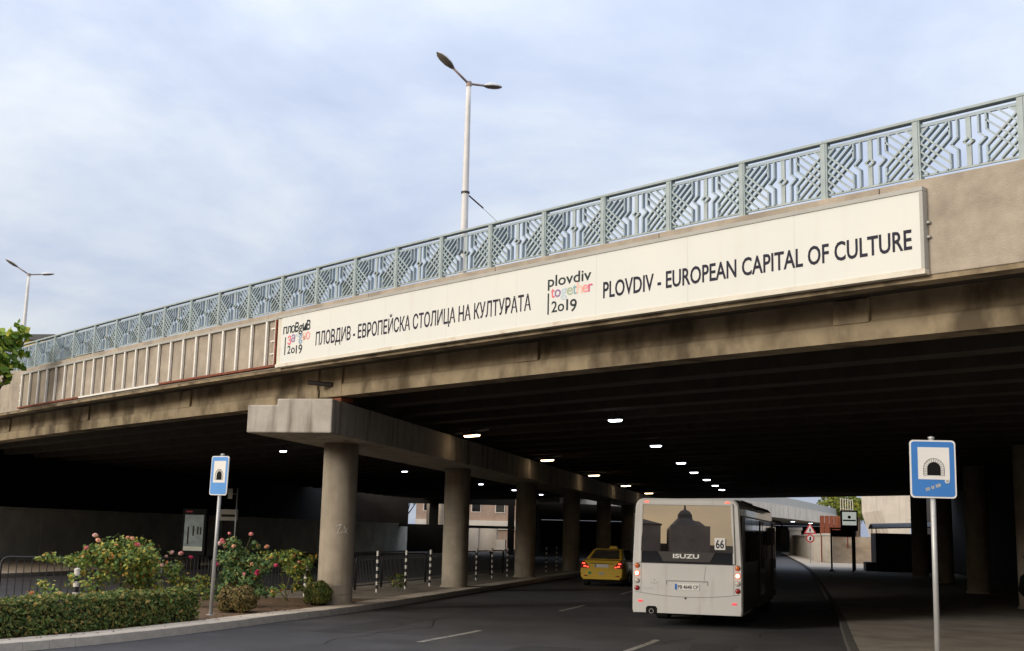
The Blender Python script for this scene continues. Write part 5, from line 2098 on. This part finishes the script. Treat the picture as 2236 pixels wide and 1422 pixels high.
# stairs and their flank walls
t = thing('stairway', 'broad concrete stairway climbing away beyond the far exit', 'stairs', (29.2, 101.5, 0.117), R(-12))
for k in range(13):
    m = MB()
    m.box(-2.5, 2.9, 0.36 * k, 0.36 * k + 5.2 - 0.36 * k if False else 0.36 * k + 0.36, 0, 0.17 * (k + 1))
    m.build('step', 'stair', t, bevel=0.01)
m = MB()
m.box(-2.5, 2.9, 4.69, 9.0, 0, 2.2)
m.build('landing', 'stair', t)
t = thing('flank_wall', 'tall light concrete wall flanking the stairway', 'wall', (33.2, 101.0, 0.117), R(-9))
m = MB()
m.add([(-0.4, 0, 0), (0.4, 0, 0), (0.4, 12, 0), (-0.4, 12, 0), (-1.8, 0.0, 4.44), (0.6, 0, 4.44), (0.6, 12, 4.44), (-1.8, 12, 4.44)], [(3, 2, 1, 0), (4, 5, 6, 7), (0, 1, 5, 4), (1, 2, 6, 5), (2, 3, 7, 6), (3, 0, 4, 7)])
m.build('wall_face', 'light_concrete', t)
m = MB()
m.box(-1.8, 0.6, 0.0, 12, 4.443, 6.8)
m.build('upper_block', 'light_concrete', t)
# upper terrace behind the stone wall, with railing
ter = MB()
ter.prism([(27.4, 104.5), (36.0, 149), (47, 173), (70, 170), (60, 104), (45, 104.5)], 0, 2.3)
tag(ter.build('terrace', 'farpave'), kind='structure')
t = thing('terrace_railing', 'thin white railing on the terrace above the stone wall', 'railing', (31.0, 112.0, 2.3), R(60))
for k in range(6):
    m = MB()
    m.tube((0.9 * k, 0, 0), (0.9 * k, 0, 3.6), 0.035, n=6)
    m.build('post', 'pale', t)
for z in (2.6, 3.5):
    m = MB()
    m.tube((0, 0, z), (4.5, 0, z), 0.03, n=6)
    m.build('rail', 'pale', t)

# far trees, seen under the deck
def far_tree(loc, h, r, label, seed, group=None):
    rng = random.Random(seed)
    t = thing('far_tree', label, 'tree', loc, group=group)
    m = MB()
    m.path([(0, 0, 0), (0.1, 0, h * 0.4), (0.0, 0.1, h * 0.75)], [0.22, 0.16, 0.06], 8)
    for k in range(5):
        a = 2 * math.pi * k / 5
        m.path([(0, 0, h * 0.4), (math.cos(a) * r * 0.6, math.sin(a) * r * 0.6, h * 0.75)], [0.09, 0.03], 6)
    m.build('trunk', 'bark', t)
    fo = MB()
    for k in range(9):
        a = rng.uniform(0, 6.28)
        q = rng.uniform(0, 0.6) * r
        leaf_blob(fo, rng, (math.cos(a) * q, math.sin(a) * q, h * rng.uniform(0.55, 0.95)), (r * 0.5, r * 0.5, r * 0.38), 260, 0.32, 0.3, 0.4, 1.4, 9)
    fo.build('crown', 'leaf_far', t, recalc=False)
    return t


far_tree((52, 186, 0), 9.6, 4.5, 'yellow-green tree behind the ramp parapet beyond the far exit', 61)
far_tree((62, 190, 0), 12, 5.0, 'bushy tree right of the ramp seen above the terrace', 62)
far_tree((35.5, 122, 2.3), 3.9, 1.3, 'small green tree on the terrace over the stone wall', 63)
far_tree((-12.6, 150, 0), 9, 3.5, 'green tree seen through the far left opening', 64)


# far building behind the left opening
def far_building(loc, rot, w, d, h, label, mat, cols, rows, band=True, win=True, zw=1.2):
    t = thing('far_building', label, 'building', loc, rot)
    m = MB()
    m.box(-w / 2, w / 2, 0, d, 0, h)
    m.build('wall', mat, t)
    m = MB()
    m.box(-w / 2 - 0.2, w / 2 + 0.2, -0.2, d + 0.2, h + 0.003, h + 0.4)
    m.build('roof', 'dark_roof', t)
    if band:
        m = MB()
        m.box(-w / 2 - 0.05, w / 2 + 0.05, -0.25, -0.003, 2.3, 3.35)
        m.build('plinth_band', 'pale', t)
    if win:
        for i in range(cols):
            for j in range(rows):
                x = -w / 2 + w * (i + 0.5) / cols
                z = 4.3 + j * 3.2
                m = MB()
                m.box(x - 0.6, x + 0.6, -0.06, -0.004, z, z + 1.5)
                wi = m.build('window', 'pale', t)
                m = MB()
                m.box(x - 0.5, x + 0.5, -0.075, -0.062, z + 0.1, z + 1.4)
                m.build('pane', 'glass', wi)
    return t


far_building((-3.8, 146, 0), R(4), 14.5, 10, 11.5, 'brownish building with a pale plinth seen through the far left opening', 'brick_brown', 5, 2)
m = MB()
t = thing('white_utility_wall', 'white wall with a grey bay at the left carriageway exit', 'wall', (-2.6, 121, 0), R(-6))
m.box(-2.1, -0.25, 0, 1.2, 0.0, 2.6)
m.build('white_bay', 'pale', t)
m = MB()
m.box(-0.24, 1.55, 0.15, 1.2, 0.0, 2.55)
m.build('grey_bay', 'light_concrete', t)
m = MB()
m.box(1.56, 2.45, 0, 1.2, 0.0, 1.25)
m.build('low_bay', 'pale', t)

# building with an orange sign band beyond the left end of the bridge
t = thing('shop_building', 'low building with orange and yellow sign band beyond the left end of the bridge', 'building', (-31.5, 74, 0), R(-8))
m = MB()
m.box(-14, 2.8, 0, 10, 0, 12.2)
m.build('wall', 'frame_grey', t)
m = MB()
m.box(-14.3, 3.2, -0.5, 10.4, 13.05, 13.4)
m.build('roof', 'dark_roof', t)
m = MB()
m.box(-14, 0.6, -0.3, 9.9, 12.21, 13.04)
m.build('orange_band', 'orange_board', t)
m = MB()
m.box(0.61, 2.7, -0.3, 9.9, 12.21, 13.04)
m.build('yellow_band', 'yellow_board', t)

# ================================================================== behind the camera: the skyline mirrored in the bus window
t = thing('domed_church', 'dark domed church with a spire mirrored in the bus rear window', 'church', (-49.4, -90, 0), R(-29))
m = MB()
m.box(-1.9, 3.0, -6, 2, 0, 12.1)
m.build('nave', 'silh', t)
m = MB()
m.lathe([(1.9, 11.0), (1.9, 12.1), (1.35, 12.7), (0.95, 13.1), (0.9, 13.6), (0.62, 14.0), (0.16, 14.25), (0.12, 14.4), (0.06, 15.8)], 16)
m.build('dome', 'silh_dark', t)
m = MB()
m.add([(0.4, -3, 12.1), (2.6, -3, 12.1), (2.6, 1, 12.1), (0.4, 1, 12.1), (1.0, -1, 13.0), (1.9, -1, 12.9)], [(0, 1, 5, 4), (2, 3, 4, 5), (1, 2, 5), (3, 0, 4), (3, 2, 1, 0)])
m.build('roof', 'silh_dark', t)
t = thing('corner_house', 'dark gabled house mirrored at the left of the bus rear window', 'house', (-56.2, -90, 0), R(-29))
m = MB()
m.box(-9, 3.0, -8, 2, 0, 12.4)
m.build('wall', 'silh', t)
m = MB()
m.add([(-9.2, -8.2, 12.41), (3.2, -8.2, 12.41), (3.2, 2.2, 12.41), (-9.2, 2.2, 12.41), (-7, -3, 15.2), (0.6, -3, 13.2)], [(0, 1, 5, 4), (2, 3, 4, 5), (1, 2, 5), (3, 0, 4), (3, 2, 1, 0)])
m.build('roof', 'silh_dark', t)
t = thing('terrace_houses', 'low row of dark houses mirrored behind the church', 'houses', (-48, -96, 0), R(-29))
m = MB()
m.box(-30, 24, -6, 0, 0, 10.2)
m.build('wall', 'silh', t)
for k in range(9):
    m = MB()
    m.box(-26 + 5.4 * k, -25.2 + 5.4 * k, -3, -2.2, 10.203, 11.2)
    m.build('chimney', 'silh_dark', t)

for k, (x, y, w, d, h, rz) in enumerate(((60, -40, 40, 14, 17, 60), (25, -85, 46, 14, 15, 8), (95, 5, 44, 14, 18, 88))):  # unseen blocks added to cut low sky light reaching under the deck
    t = thing('unseen_shade_block', ('unseen block added right of the road to hold back low light', 'unseen long block added behind the junction to hold back low light', 'unseen block added at the far right to hold back low light')[k], 'building', (x, y, 0), R(rz))
    m = MB()
    m.box(-w / 2, w / 2, 0, d, 0, h)
    m.build('wall', 'silh', t)
    m = MB()
    m.box(-w / 2 - 0.3, w / 2 + 0.3, -0.3, d + 0.3, h + 0.003, h + 0.5)
    m.build('roof', 'silh_dark', t)
    for j in range(int(h // 3.2)):
        for i in range(int(w // 4)):
            m = MB()
            xx = -w / 2 + 2 + 4 * i
            m.box(xx - 0.7, xx + 0.7, d + 0.004, d + 0.06, 1.2 + 3.1 * j, 2.7 + 3.1 * j)
            m.build('window', 'glass', t)
